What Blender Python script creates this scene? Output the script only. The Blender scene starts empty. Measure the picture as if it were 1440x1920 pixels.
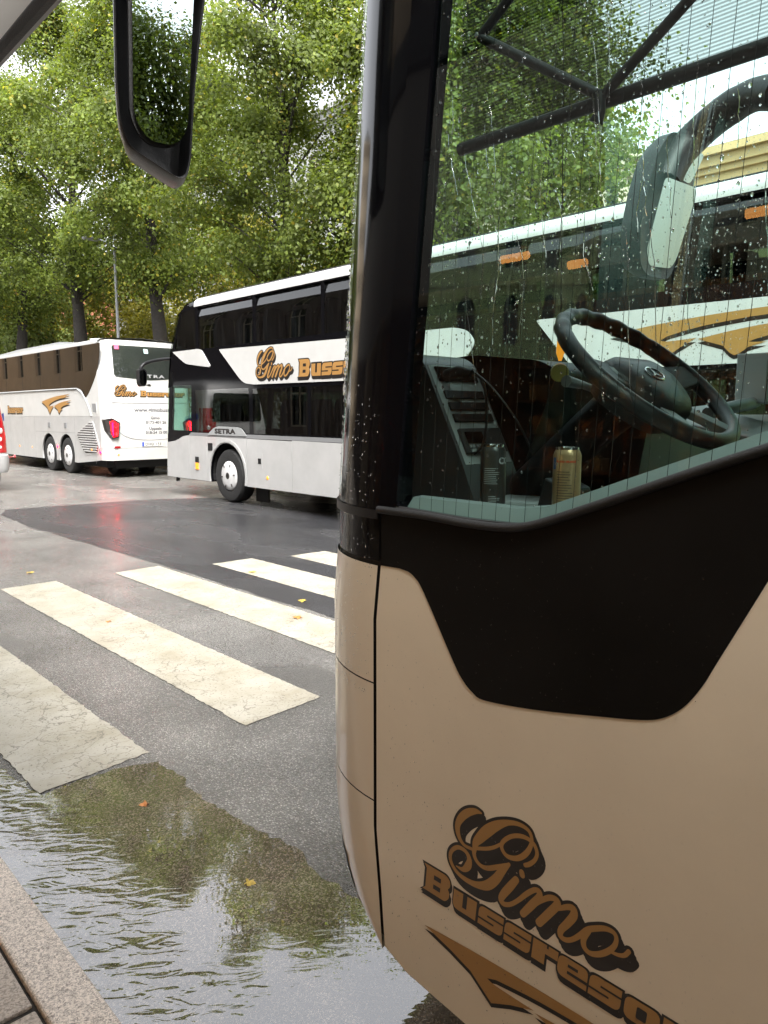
import bpy, math, random
import numpy as np
from mathutils import Vector, Matrix, Quaternion
from mathutils.geometry import tessellate_polygon, delaunay_2d_cdt

# ------------------------------------------------------------------ camera, world, sun, exposure
# axes: X = across the street (away from the kerb), Y = along the street (the way the coaches face), Z = up
SC = bpy.context.scene
COL = SC.collection
cd = bpy.data.cameras.new('camera'); cam = bpy.data.objects.new('camera', cd); COL.objects.link(cam)
cd.sensor_fit = 'VERTICAL'; cd.sensor_height = 24; cd.lens = 24 * 1400 / 1920
cd.clip_start = 0.05; cd.clip_end = 2000
cam.location = (0, 0, 1.7)
cam.rotation_euler = (math.radians(90 - 7.487), 0, math.radians(-43.07))
SC.camera = cam

W = bpy.data.worlds.new('World'); SC.world = W; W.use_nodes = True
wn, wl = W.node_tree.nodes, W.node_tree.links
sky = wn.new('ShaderNodeTexSky'); sky.sky_type = 'NISHITA'; sky.sun_disc = False
SUN_EL, SUN_AZ = math.radians(58), math.radians(215)
sky.sun_elevation = SUN_EL; sky.sun_rotation = SUN_AZ
sky.air_density = 1.0; sky.dust_density = 4.0; sky.ozone_density = 1.0
hs = wn.new('ShaderNodeHueSaturation'); hs.inputs['Saturation'].default_value = 0.16
hs.inputs['Value'].default_value = 1.25
wl.new(sky.outputs[0], hs.inputs['Color'])
wl.new(hs.outputs[0], wn['Background'].inputs['Color'])
wn['Background'].inputs['Strength'].default_value = 0.15
sl = bpy.data.lights.new('sun', 'SUN'); sl.energy = 1.4; sl.angle = math.radians(25); sl.color = (1.0, 0.96, 0.9)
so = bpy.data.objects.new('sun', sl); COL.objects.link(so)
sdir = Vector((math.sin(SUN_AZ) * math.cos(SUN_EL), math.cos(SUN_AZ) * math.cos(SUN_EL), math.sin(SUN_EL)))
so.rotation_euler = sdir.to_track_quat('Z', 'Y').to_euler(); so.location = (20, 10, 40)
SC.view_settings.view_transform = 'Standard'; SC.view_settings.look = 'None'
SC.view_settings.exposure = 2.0; SC.view_settings.gamma = 1.0
SC.view_settings.use_curve_mapping = False
SC.render.engine = 'CYCLES'
cy = SC.cycles
cy.use_denoising = True
try: cy.denoiser = 'OPENIMAGEDENOISE'
except Exception: pass
cy.max_bounces = 9; cy.diffuse_bounces = 4; cy.glossy_bounces = 5; cy.transmission_bounces = 8
cy.transparent_max_bounces = 24; cy.caustics_reflective = False; cy.caustics_refractive = False
cy.sample_clamp_indirect = 6.0

# ------------------------------------------------------------------ node helpers
def mat(name):
    m = bpy.data.materials.new(name); m.use_nodes = True
    nt = m.node_tree
    return m, nt, nt.nodes, nt.links, nt.nodes['Principled BSDF']
def simple(name, col, rough=0.5, metal=0.0, coat=0.0, spec=0.5, emit=None, es=0.0, var=0.0, vscale=8.0, bump=0.0, bscale=60.0, crough=0.03):
    m, nt, n, l, p = mat(name)
    p.inputs['Base Color'].default_value = (*col, 1); p.inputs['Roughness'].default_value = rough
    p.inputs['Metallic'].default_value = metal; p.inputs['Coat Weight'].default_value = coat
    p.inputs['Coat Roughness'].default_value = crough
    p.inputs['Specular IOR Level'].default_value = spec
    if emit: p.inputs['Emission Color'].default_value = (*emit, 1); p.inputs['Emission Strength'].default_value = es
    tc = None
    if var or bump:
        tc = n.new('ShaderNodeTexCoord')
    if var:
        t = n.new('ShaderNodeTexNoise'); t.inputs['Scale'].default_value = vscale; t.inputs['Detail'].default_value = 6
        l.new(tc.outputs['Object'], t.inputs['Vector'])
        r = n.new('ShaderNodeValToRGB')
        r.color_ramp.elements[0].position = 0.3; r.color_ramp.elements[1].position = 0.7
        r.color_ramp.elements[0].color = (*[c * (1 - var) for c in col], 1)
        r.color_ramp.elements[1].color = (*[min(1, c * (1 + var)) for c in col], 1)
        l.new(t.outputs[0], r.inputs[0]); l.new(r.outputs[0], p.inputs['Base Color'])
    if bump:
        t = n.new('ShaderNodeTexNoise'); t.inputs['Scale'].default_value = bscale; t.inputs['Detail'].default_value = 4
        l.new(tc.outputs['Object'], t.inputs['Vector'])
        b = n.new('ShaderNodeBump'); b.inputs['Strength'].default_value = bump; b.inputs['Distance'].default_value = 0.01
        l.new(t.outputs[0], b.inputs['Height']); l.new(b.outputs[0], p.inputs['Normal'])
    return m
def glass(name, tint, rough=0.0, ior=1.5, gloss=(1, 1, 1), dirt=0.0):
    m, nt, n, l, p = mat(name); n.remove(p)
    tr = n.new('ShaderNodeBsdfTransparent'); tr.inputs[0].default_value = (*tint, 1)
    gl = n.new('ShaderNodeBsdfGlossy'); gl.inputs['Roughness'].default_value = rough; gl.inputs[0].default_value = (*gloss, 1)
    fr = n.new('ShaderNodeFresnel')
    gm = n.new('ShaderNodeNewGeometry'); mr0 = n.new('ShaderNodeMapRange'); mr0.inputs[3].default_value = ior; mr0.inputs[4].default_value = 1 / ior
    l.new(gm.outputs['Backfacing'], mr0.inputs[0]); l.new(mr0.outputs[0], fr.inputs[0])
    mx = n.new('ShaderNodeMixShader')
    l.new(fr.outputs[0], mx.inputs[0]); l.new(tr.outputs[0], mx.inputs[1]); l.new(gl.outputs[0], mx.inputs[2])
    out = mx
    if dirt:
        tc = n.new('ShaderNodeTexCoord'); mp = n.new('ShaderNodeMapping'); mp.inputs['Scale'].default_value = (1, 7, 0.5)
        t = n.new('ShaderNodeTexNoise'); t.inputs['Scale'].default_value = 3; t.inputs['Detail'].default_value = 5
        l.new(tc.outputs['Object'], mp.inputs[0]); l.new(mp.outputs[0], t.inputs['Vector'])
        r = n.new('ShaderNodeMapRange'); r.inputs[1].default_value = 0.45; r.inputs[2].default_value = 0.8; r.inputs[3].default_value = 0; r.inputs[4].default_value = dirt
        l.new(t.outputs[0], r.inputs[0])
        d = n.new('ShaderNodeBsdfDiffuse'); d.inputs[0].default_value = (0.5, 0.5, 0.48, 1)
        m2 = n.new('ShaderNodeMixShader'); l.new(r.outputs[0], m2.inputs[0]); l.new(mx.outputs[0], m2.inputs[1]); l.new(d.outputs[0], m2.inputs[2])
        out = m2
    l.new(out.outputs[0], n['Material Output'].inputs[0])
    return m
M = {}
def paint(name, col, var=0.03, rough=0.32, metal=0.0, dirt=0.0):
    """clear-coated bodywork with a faint orange peel, a little road film towards the sills"""
    m, nt, n, l, p = mat(name)
    p.inputs['Roughness'].default_value = rough; p.inputs['Metallic'].default_value = metal
    p.inputs['Coat Weight'].default_value = 0.7; p.inputs['Coat Roughness'].default_value = 0.02
    tc = n.new('ShaderNodeTexCoord')
    t = n.new('ShaderNodeTexNoise'); t.inputs['Scale'].default_value = 2.3; t.inputs['Detail'].default_value = 8; t.inputs['Roughness'].default_value = 0.6
    l.new(tc.outputs['Object'], t.inputs['Vector'])
    r = n.new('ShaderNodeValToRGB'); r.color_ramp.elements[0].position = 0.35; r.color_ramp.elements[1].position = 0.65
    r.color_ramp.elements[0].color = (*[c * (1 - var - dirt) for c in col], 1); r.color_ramp.elements[1].color = (*[c * (1 + var) for c in col], 1)
    l.new(t.outputs[0], r.inputs[0]); l.new(r.outputs[0], p.inputs['Base Color'])
    t2 = n.new('ShaderNodeTexNoise'); t2.inputs['Scale'].default_value = 3.0; t2.inputs['Detail'].default_value = 2
    l.new(tc.outputs['Object'], t2.inputs['Vector'])
    b = n.new('ShaderNodeBump'); b.inputs['Strength'].default_value = 0.05; b.inputs['Distance'].default_value = 0.02
    l.new(t2.outputs[0], b.inputs['Height']); l.new(b.outputs[0], p.inputs['Coat Normal'])
    return m
M['warmtinted'] = paint('warm_tinted_paint', (0.76, 0.655, 0.50), 0.04)  # warm light on a pale panel, put partly into the paint colour
M['white'] = paint('white_paint', (0.55, 0.55, 0.535), 0.02, dirt=0.04)
M['silver'] = paint('silver_paint', (0.46, 0.46, 0.455), 0.03, 0.35, 0.1, dirt=0.05)
M['greystrip'] = simple('grey_strip_paint', (0.20, 0.205, 0.21), 0.4, coat=0.3)
M['black'] = simple('black_gloss_paint', (0.004, 0.004, 0.005), 0.09, spec=0.16)
M['blackfilm'] = simple('black_panel_paint', (0.007, 0.0065, 0.006), 0.45, spec=0.12, var=0.3, vscale=3)
M['plastic'] = simple('black_plastic', (0.012, 0.012, 0.013), 0.42, spec=0.28, bump=0.12, bscale=500)
M['darkgrey'] = simple('dark_grey_plastic', (0.034, 0.035, 0.037), 0.36, bump=0.15, bscale=450)
M['greyplastic'] = simple('grey_trim_plastic', (0.30, 0.31, 0.31), 0.45, bump=0.1, bscale=400)
M['rubber'] = simple('rubber', (0.012, 0.012, 0.012), 0.6, bump=0.2, bscale=200)
M['tyre'] = simple('tyre_rubber', (0.016, 0.016, 0.016), 0.7, var=0.3, vscale=20)
M['hub'] = simple('white_wheel_cover', (0.6, 0.6, 0.6), 0.35, 0.1, coat=0.3, var=0.08)
M['chrome'] = simple('chrome', (0.7, 0.7, 0.7), 0.15, 1.0)
M['mirror'] = simple('mirror_glass', (0.30, 0.35, 0.355), 0.0, 1.0)
M['wetmirror'] = simple('rain_covered_mirror_glass', (0.40, 0.45, 0.43), 0.28, 1.0)
M['under'] = simple('underbody', (0.006, 0.006, 0.006), 0.9)
M['gold'] = simple('gold_decal', (0.36, 0.19, 0.055), 0.4, coat=0.2)
M['decal'] = simple('black_decal', (0.012, 0.009, 0.008), 0.4, coat=0.2)
M['textgrey'] = simple('grey_lettering', (0.10, 0.10, 0.11), 0.5)
M['lettersilver'] = simple('silver_lettering', (0.55, 0.56, 0.57), 0.35, 0.5)
M['glass'] = glass('driver_glass', (0.69, 0.85, 0.81), ior=1.55)
M['screen'] = glass('windscreen_glass', (0.87, 0.94, 0.925), ior=1.4)
M['busglass'] = glass('dark_bus_glass', (0.23, 0.25, 0.24), ior=1.6, dirt=0.015)
M['clearglass'] = glass('clear_bus_glass', (0.62, 0.80, 0.74), ior=1.45)
M['brownglass'] = glass('brown_bus_glass', (0.10, 0.085, 0.07), ior=2.1, gloss=(1, 0.93, 0.86), dirt=0.03)
M['shopglass'] = glass('shop_glass', (0.85, 0.88, 0.86), ior=1.45)
M['redlamp'] = simple('red_lamp_lens', (0.45, 0.008, 0.012), 0.12, coat=1.0, emit=(1, 0.0, 0.01), es=0.5)
M['redlit'] = simple('red_lamp_lit', (0.6, 0.02, 0.02), 0.15, emit=(1, 0.0, 0.004), es=35.0)
M['redlens'] = simple('red_lens', (0.35, 0.01, 0.015), 0.12, coat=1.0)
M['clearlens'] = simple('clear_lens', (0.7, 0.66, 0.64), 0.08, coat=1.0, var=0.15, vscale=60)
M['amber'] = simple('amber_lens', (0.8, 0.27, 0.02), 0.2, coat=0.8, emit=(1, 0.35, 0.03), es=0.25)
M['seat'] = simple('seat_cloth', (0.035, 0.038, 0.05), 0.9, var=0.3, vscale=40)
M['seatblue'] = simple('blue_seat_cloth', (0.02, 0.035, 0.16), 0.9, var=0.3, vscale=40)
M['interior'] = simple('coach_lining', (0.06, 0.06, 0.06), 0.8)
M['interiorlight'] = simple('pale_coach_lining', (0.35, 0.35, 0.33), 0.8)
M['plate'] = simple('number_plate', (0.75, 0.75, 0.72), 0.4)
M['plateblue'] = simple('plate_blue', (0.02, 0.07, 0.45), 0.4)
M['sticker'] = simple('pink_sticker', (0.75, 0.12, 0.22), 0.5)
M['stickerwhite'] = simple('pale_sticker', (0.45, 0.62, 0.6), 0.5)
M['paper'] = simple('white_card', (0.78, 0.80, 0.80), 0.7)

# ------------------------------------------------------------------ mesh helpers
def wloc(o):
    v = Vector((0, 0, 0))
    while o: v += o.location; o = o.parent
    return v
class MB:
    def __init__(s): s.v = []; s.f = []; s.m = []
    def add(s, vs, fs, mi=0):
        k = len(s.v); s.v.extend([tuple(p) for p in vs]); s.f.extend([tuple(i + k for i in f) for f in fs]); s.m.extend([mi] * len(fs)); return s
    def box(s, a, b, mi=0, ch=0.0):
        x0, y0, z0 = a; x1, y1, z1 = b
        if ch:
            pts = rnd([(x0, z0), (x1, z0), (x1, z1), (x0, z1)], ch, 3)
            return s.prism([(p[0], y0, p[1]) for p in pts], (0, y1 - y0, 0), mi)
        return s.add([(x0, y0, z0), (x1, y0, z0), (x1, y1, z0), (x0, y1, z0), (x0, y0, z1), (x1, y0, z1), (x1, y1, z1), (x0, y1, z1)],
              [(0, 3, 2, 1), (4, 5, 6, 7), (0, 1, 5, 4), (1, 2, 6, 5), (2, 3, 7, 6), (3, 0, 4, 7)], mi)
    def prism(s, loop, d, mi=0, holes=()):
        """planar loop (3D points) swept along d; tessellated caps, holes allowed"""
        loops = [[Vector(p) for p in loop]] + [[Vector(p) for p in h] for h in holes]
        d = Vector(d); flat = [p for L in loops for p in L]; n = len(flat)
        tri = tessellate_polygon(loops)
        s.add(flat, tri, mi)
        if d.length > 0:
            k0 = len(s.v) - n
            s.add([p + d for p in flat], [tuple(reversed(t)) for t in tri], mi)
            k = 0
            for L in loops:
                for i in range(len(L)):
                    a = k0 + k + i; b = k0 + k + (i + 1) % len(L)
                    s.f.append((a, b, b + n, a + n)); s.m.append(mi)
                k += len(L)
        return s
    def tube(s, pts, r, seg=8, mi=0, caps=True):
        pts = [Vector(p) for p in pts]; n = len(pts)
        rs = r if isinstance(r, (list, tuple)) else [r] * n
        t0 = (pts[1] - pts[0]).normalized(); up = Vector((0, 0, 1)) if abs(t0.z) < 0.9 else Vector((1, 0, 0))
        nx = t0.cross(up).normalized(); vs = []; fs = []
        for i, p in enumerate(pts):
            t = (pts[min(i + 1, n - 1)] - pts[max(i - 1, 0)]).normalized()
            nx = (nx - t * nx.dot(t)).normalized(); ny = t.cross(nx)
            for k in range(seg):
                a = 2 * math.pi * k / seg
                vs.append(p + (nx * math.cos(a) + ny * math.sin(a)) * rs[i])
        for i in range(n - 1):
            for k in range(seg):
                k2 = (k + 1) % seg
                fs.append((i * seg + k, i * seg + k2, (i + 1) * seg + k2, (i + 1) * seg + k))
        if caps:
            fs.append(tuple(reversed(range(seg)))); fs.append(tuple(range((n - 1) * seg, n * seg)))
        return s.add(vs, fs, mi)
    def lathe(s, prof, c, axis, seg=32, mi=0, flip=False):
        """prof: (along axis, radius)"""
        ax = Vector(axis).normalized(); up = Vector((0, 0, 1)) if abs(ax.z) < 0.9 else Vector((0, 1, 0))
        e1 = ax.cross(up).normalized(); e2 = ax.cross(e1); c = Vector(c); vs = []; fs = []
        for a, r in prof:
            for k in range(seg):
                t = 2 * math.pi * k / seg
                vs.append(c + ax * a + (e1 * math.cos(t) + e2 * math.sin(t)) * r)
        for i in range(len(prof) - 1):
            for k in range(seg):
                k2 = (k + 1) % seg
                fs.append((i * seg + k, i * seg + k2, (i + 1) * seg + k2, (i + 1) * seg + k))
        return s.add(vs, fs, mi)
    def grid(s, rows, mi=0, close=False):
        vs = [p for r in rows for p in r]; m = len(rows[0]); fs = []
        for i in range(len(rows) - 1):
            for j in range(m if close else m - 1):
                j2 = (j + 1) % m
                fs.append((i * m + j, i * m + j2, (i + 1) * m + j2, (i + 1) * m + j))
        return s.add(vs, fs, mi)
    def build(s, name, mats, parent=None, smooth=None, bevel=0.0, kind=None):
        o0 = wloc(parent) if parent else Vector((0, 0, 0))
        me = bpy.data.meshes.new(name)
        me.from_pydata([Vector(p) - o0 for p in s.v], [], s.f)
        mats = mats if isinstance(mats, (list, tuple)) else [mats]
        for m in mats: me.materials.append(m)
        if len(mats) > 1: me.polygons.foreach_set('material_index', s.m)
        me.validate()
        import bmesh
        bm = bmesh.new(); bm.from_mesh(me)
        bmesh.ops.remove_doubles(bm, verts=bm.verts, dist=1e-5)
        bmesh.ops.recalc_face_normals(bm, faces=bm.faces); bm.to_mesh(me); bm.free()
        if smooth is not None:
            me.polygons.foreach_set('use_smooth', [True] * len(me.polygons))
            me.set_sharp_from_angle(angle=math.radians(smooth))
        me.update()
        o = bpy.data.objects.new(name, me); COL.objects.link(o)
        if parent: o.parent = parent
        if bevel:
            b = o.modifiers.new('bevel', 'BEVEL'); b.width = bevel; b.segments = 2; b.limit_method = 'ANGLE'; b.angle_limit = math.radians(40)
        if kind: o['kind'] = kind
        return o
def tag(o, label=None, cat=None, group=None, kind=None):
    if label: o['label'] = label
    if cat: o['category'] = cat
    if group: o['group'] = group
    if kind: o['kind'] = kind
    return o
def empty(name, loc, label, cat, group=None):
    o = bpy.data.objects.new(name, None); COL.objects.link(o); o.location = loc; o.empty_display_size = 0.2
    return tag(o, label, cat, group)
def rnd(poly, r, n=5):
    """round the corners of a 2D polygon; r one radius or one per corner"""
    out = []; N = len(poly)
    for i in range(N):
        p = Vector(poly[i][:2]); a = Vector(poly[i - 1][:2]); b = Vector(poly[(i + 1) % N][:2])
        ri = r[i] if isinstance(r, (list, tuple)) else r
        da, db = (a - p), (b - p)
        ri = min(ri, da.length * 0.49, db.length * 0.49)
        if ri <= 1e-6: out.append((p.x, p.y)); continue
        A = p + da.normalized() * ri; B = p + db.normalized() * ri
        for k in range(n + 1):
            t = k / n; q = A * (1 - t) ** 2 + p * 2 * t * (1 - t) + B * t * t
            out.append((q.x, q.y))
    return out
def smoothloop(pts, n=6, closed=False):
    """Catmull-Rom through points of any dimension"""
    P = [np.array(p, float) for p in pts]; N = len(P); out = []
    rng = range(N) if closed else range(N - 1)
    for i in rng:
        p0 = P[i - 1] if (i > 0 or closed) else P[0]; p1 = P[i]; p2 = P[(i + 1) % N]
        p3 = P[(i + 2) % N] if (closed or i + 2 < N) else P[-1]
        for k in range(n):
            t = k / n
            out.append(tuple(0.5 * (2 * p1 + (p2 - p0) * t + (2 * p0 - 5 * p1 + 4 * p2 - p3) * t * t + (3 * p1 - p0 - 3 * p2 + p3) * t ** 3)))
    if not closed: out.append(tuple(P[-1]))
    return out
def side(loop, X): return [(X, p[0], p[1]) for p in loop]          # (y, z) loop on a plane facing the kerb
def plate(name, loop, X, th, m, parent, holes=(), bevel=0.0):
    return MB().prism(side(loop, X), (th, 0, 0), 0, [side(h, X) for h in holes]).build(name, m, parent, bevel=bevel)
def rear(loop, Y): return [(p[0], Y, p[1]) for p in loop]           # (x, z) loop on a plane facing back along the street
def rplate(name, loop, Y, th, m, parent, holes=(), bevel=0.0):
    return MB().prism(rear(loop, Y), (0, th, 0), 0, [rear(h, Y) for h in holes]).build(name, m, parent, bevel=bevel)

# ------------------------------------------------------------------ lettering
def union(polys, eps=1e-4):
    vs = []; fs = []
    for p in polys:
        tris = [p]
        if len(p) == 4: tris = [[p[0], p[1], p[2]], [p[0], p[2], p[3]]]
        for t in tris:
            ar_ = sum(t[i - 1][0] * t[i][1] - t[i][0] * t[i - 1][1] for i in range(len(t)))
            if abs(ar_) < 1e-3: continue
            if ar_ < 0: t = list(reversed(t))
            k = len(vs); vs.extend([Vector((q[0], q[1])) for q in t]); fs.append(list(range(k, k + len(t))))
    r = delaunay_2d_cdt(vs, [], fs, 0, eps)
    return [tuple(v) for v in r[0]], [tuple(f) for f, src in zip(r[2], r[5]) if src]
def ribbon(stroke, grow=0.0, dx=0.0, dy=0.0, sub=4):
    pts = smoothloop(stroke, sub); polys = []; L = []
    for i, p in enumerate(pts):
        a = pts[max(i - 1, 0)]; b = pts[min(i + 1, len(pts) - 1)]
        tx, ty = b[0] - a[0], b[1] - a[1]; h = math.hypot(tx, ty) or 1; w = max(p[2] / 2 + grow, 0.6)
        L.append(((p[0] + dx - ty / h * w, p[1] + dy + tx / h * w), (p[0] + dx + ty / h * w, p[1] + dy - tx / h * w), w))
    for i in range(len(L) - 1): polys.append([L[i][1], L[i + 1][1], L[i + 1][0], L[i][0]])
    for p, w in ((pts[0], L[0][2]), (pts[-1], L[-1][2])):
        polys.append([(p[0] + dx + w * math.cos(t * math.pi / 6), p[1] + dy + w * math.sin(t * math.pi / 6)) for t in range(12)])
    return polys
GIMO = [[(170.0,261.6,4.0),(154.3,259.9,12.8),(132.2,247.4,18.0),(114.7,229.5,18.2),(103.5,208.8,15.4),(103.1,190.0,13.7),(110.7,174.5,10.7),(124.0,165.7,8.2),(143.5,166.5,8.1)],
[(153.0,172.1,12.7),(155.9,186.5,17.3),(168.1,203.8,22.8),(187.8,227.9,25.8),(213.1,251.5,20.9),(242.2,270.2,12.4),(270.7,278.5,10.0),(293.3,275.9,8.8),(302.5,264.1,8.2),(302.5,248.2,9.3),(293.4,226.9,12.0),(278.4,208.9,12.1),(261.6,198.1,11.2),(241.3,194.3,10.3),(228.6,203.7,9.8),(227.4,215.9,9.8),(237.4,230.4,9.7),(254.5,245.0,9.6),(277.1,254.9,10.0),(296.7,256.1,9.3),(310.7,249.4,9.2),(317.2,234.1,8.7),(311.7,216.9,8.8),(298.4,202.0,9.9),(288.7,195.5,9.4)],
[(225.9,215.2,6.6),(208.3,199.6,7.8),(187.2,186.5,8.4),(159.3,174.4,8.0)],
[(153.0,172.1,12.7),(151.7,158.3,11.0),(158.3,145.5,9.8),(172.7,139.1,9.7),(191.3,142.6,11.3),(215.4,156.6,11.1),(247.6,178.2,7.0)],
[(247.6,178.2,8.1),(229.0,152.8,17.0),(211.7,125.1,21.2),(189.2,101.0,21.6),(161.1,88.5,15.7),(130.4,85.5,12.4),(103.8,90.3,10.2),(86.7,104.0,9.7),(81.4,120.7,9.7),(87.9,138.6,9.7),(106.1,153.1,10.1),(127.5,152.6,10.0),(138.5,139.0,13.5),(134.7,121.1,18.2),(120.2,105.7,11.3),(100.2,104.9,3.0)],
[(267.2,152.9,15.0),(251.9,129.4,17.9),(235.4,104.5,17.1),(228.3,88.0,14.4),(235.4,81.3,12.2),(253.0,89.0,9.8),(272.8,108.1,9.7),(294.8,134.4,11.1),(313.8,152.6,10.9),(325.2,154.6,12.3),(325.1,142.3,14.9),(309.3,118.1,17.2),(285.6,83.8,14.9)],
[(280.9,175.6,13.2),(281.9,170.1,13.8)],
[(312.2,115.8,7.8),(328.1,135.1,10.3),(349.1,153.2,12.1),(364.8,157.5,13.5),(369.1,148.8,16.5),(352.8,123.3,17.2),(326.4,85.4,16.6)],
[(346.9,123.0,7.6),(362.4,135.9,10.0),(377.8,145.2,9.9),(392.9,155.4,12.2),(405.5,158.4,14.6),(407.3,145.0,17.0),(394.2,121.3,16.2),(379.5,98.9,14.0),(378.7,85.1,12.5),(390.4,83.1,10.9),(405.5,92.2,9.8),(422.4,110.4,11.1),(438.9,131.3,11.9),(457.8,144.3,11.7),(476.4,154.0,11.0),(492.7,155.5,10.0),(499.6,146.5,9.0),(496.2,129.3,10.0),(483.0,110.4,11.5),(464.7,94.1,11.7),(445.7,85.5,10.9),(432.6,91.2,12.0),(431.2,108.2,12.0),(441.5,129.1,9.5)],
[(488.7,113.6,6.9),(503.7,115.3,7.7),(517.1,121.8,8.5),(525.6,134.6,8.9)]]
g1 = []; g2 = []
for s_ in GIMO:
    g1 += ribbon(s_); g2 += ribbon(s_, 6.5); g2 += ribbon(s_, 5.0, 12, -17, 3); g2 += ribbon(s_, 5.5, 6, -9, 3)
GIMO_GOLD, GIMO_DARK = union(g1), union(g2)
def word_shapes():
    gold, slot = [], []; h = 47.0; w = 68.0; sh = 0.10
    X = [0, 90, 165, 237, 310, 372, 444, 519, 594]
    def put(lst, x, pts): lst.append([(x + p[0] + sh * p[1], p[1]) for p in pts])
    def box(a, b, c, d): return [(a * w, b * h), (c * w, b * h), (c * w, d * h), (a * w, d * h)]
    for ch, x in zip('Bussresor', X):
        if ch == 'B':
            H = 67.0
            put(gold, x, rnd([(-6, 0), (66, 0), (78, 12), (78, 28), (72, 35), (78, 42), (78, 58), (66, H), (-6, H), (3, H - 10), (3, 8)], [0, 6, 8, 8, 2, 8, 8, 6, 0, 0, 0], 3))
            for z0, z1 in ((0.22, 0.39), (0.58, 0.75)): put(slot, x, [(28, z0 * H), (50, z0 * H), (50, z1 * H), (28, z1 * H)])
        elif ch == 'u':
            put(gold, x, rnd(box(0, 0, 1.0, 1), [16, 0, 0, 0], 4)); put(slot, x, box(0.42, 0.28, 0.60, 1.06))
        elif ch == 's':
            put(gold, x, rnd(box(0, 0, 1, 1), [0, 16, 0, 16], 4))
            put(slot, x, box(0.36, 0.60, 1.03, 0.69)); put(slot, x, box(-0.03, 0.30, 0.64, 0.39))
        elif ch == 'r':
            put(gold, x, [(0, 0), (0.46 * w, 0), (0.46 * w, 0.55 * h), (0.9 * w, 0.55 * h), (0.9 * w, h), (0, h)])
            put(slot, x, box(0.50, 0.86, 0.56, 1.03))
        elif ch == 'e':
            put(gold, x, rnd(box(0, 0, 1, 1), [16, 0, 14, 16], 4))
            put(slot, x, box(0.34, 0.60, 0.68, 0.74)); put(slot, x, box(0.34, 0.28, 1.03, 0.42))
        elif ch == 'o':
            put(gold, x, rnd(box(0, 0, 1.02, 1), 16, 4)); put(slot, x, rnd(box(0.36, 0.24, 0.66, 0.76), 4, 3))
    dark = []
    for p in gold:
        c = (sum(q[0] for q in p) / len(p), sum(q[1] for q in p) / len(p))
        xs = [q[0] for q in p]; ys = [q[1] for q in p]
        fx = 1 + 10.0 / (max(xs) - min(xs)); fy = 1 + 9.0 / (max(ys) - min(ys))
        for dx, dy in ((0, 0), (2, -5), (4, -10)):
            dark.append([(c[0] + (q[0] - c[0]) * fx + dx, c[1] + (q[1] - c[1]) * fy + dy) for q in p])
    return union(gold), union(dark), union(slot)
WORD_GOLD, WORD_DARK, WORD_SLOT = word_shapes()
def decal(name, shape, fn, m, parent):
    return MB().add([fn(*v) for v in shape[0]], shape[1]).build(name, m, parent)
def logo(parent, place, g_org, g_s, w_org, w_s, step=0.0008):
    """place(x, y, lift) -> 3D; g_org / w_org lower left corners of the two words in metres"""
    gf = lambda k: (lambda x, y: place(g_org[0] + (x - 81.4) * 0.001 * g_s[0], g_org[1] + (y - 81.3) * 0.001 * g_s[1], k))
    wf = lambda k: (lambda x, y: place(w_org[0] + x * 0.001 * w_s[0], w_org[1] + y * 0.001 * w_s[1], k))
    a = decal('script_lettering', GIMO_DARK, gf(step), M['decal'], parent)
    decal('lettering_face', GIMO_GOLD, gf(step * 2), M['gold'], a)
    b = decal('block_lettering', WORD_DARK, wf(step * 1.5), M['decal'], parent)
    decal('lettering_face', WORD_GOLD, wf(step * 2.5), M['gold'], b)
    decal('slot_lettering', WORD_SLOT, wf(step * 3.5), M['decal'], b)
def fonttext(body, size, bold=0.0, shear=0.0, align='LEFT', spacing=1.0):
    c = bpy.data.curves.new('t', 'FONT'); c.body = body; c.size = size; c.offset = bold; c.shear = shear; c.align_x = align; c.space_character = spacing
    c.resolution_u = 3
    o = bpy.data.objects.new('t', c); COL.objects.link(o)
    dg = bpy.context.evaluated_depsgraph_get(); me = o.evaluated_get(dg).to_mesh()
    r = ([(v.co.x, v.co.y) for v in me.vertices], [tuple(p.vertices) for p in me.polygons])
    o.evaluated_get(dg).to_mesh_clear(); bpy.data.objects.remove(o); bpy.data.curves.remove(c)
    return r
def writing(name, body, size, fn, m, parent, **k):
    return decal(name, fonttext(body, size, **k), fn, m, parent)
_q = lambda pts: [((x - 340) / 250, (755 - y) / 145) for x, y in pts]
WING1 = _q(smoothloop([(340, 662), (400, 640), (480, 622), (580, 611)], 4) + [(535, 627), (578, 630)] + smoothloop([(500, 642), (450, 658), (412, 680)], 4) + smoothloop([(404, 692), (412, 697), (445, 692)], 4) + smoothloop([(425, 722), (408, 755)], 3) + smoothloop([(388, 705), (368, 684)], 3))
WING2 = _q(smoothloop([(446, 696), (510, 668), (592, 656)], 4) + [(545, 673), (580, 681)] + smoothloop([(525, 696), (500, 714), (518, 717)], 3) + smoothloop([(500, 730), (486, 752), (474, 722)], 3))
def swoosh(parent, place, org, w, h, step=0.0008):
    f = lambda k, dy: (lambda x, y: place(org[0] + x * w, org[1] + (y + dy) * h, k))
    r = None
    for L in (WING1, WING2):
        tri = [tuple(t) for t in tessellate_polygon([[Vector((p[0], p[1], 0)) for p in L]])]
        a = decal('wing_emblem', (L, tri), f(step, -0.085), M['decal'], parent)
        decal('emblem_face', (L, tri), f(step * 2, 0), M['gold'], a)

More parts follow.
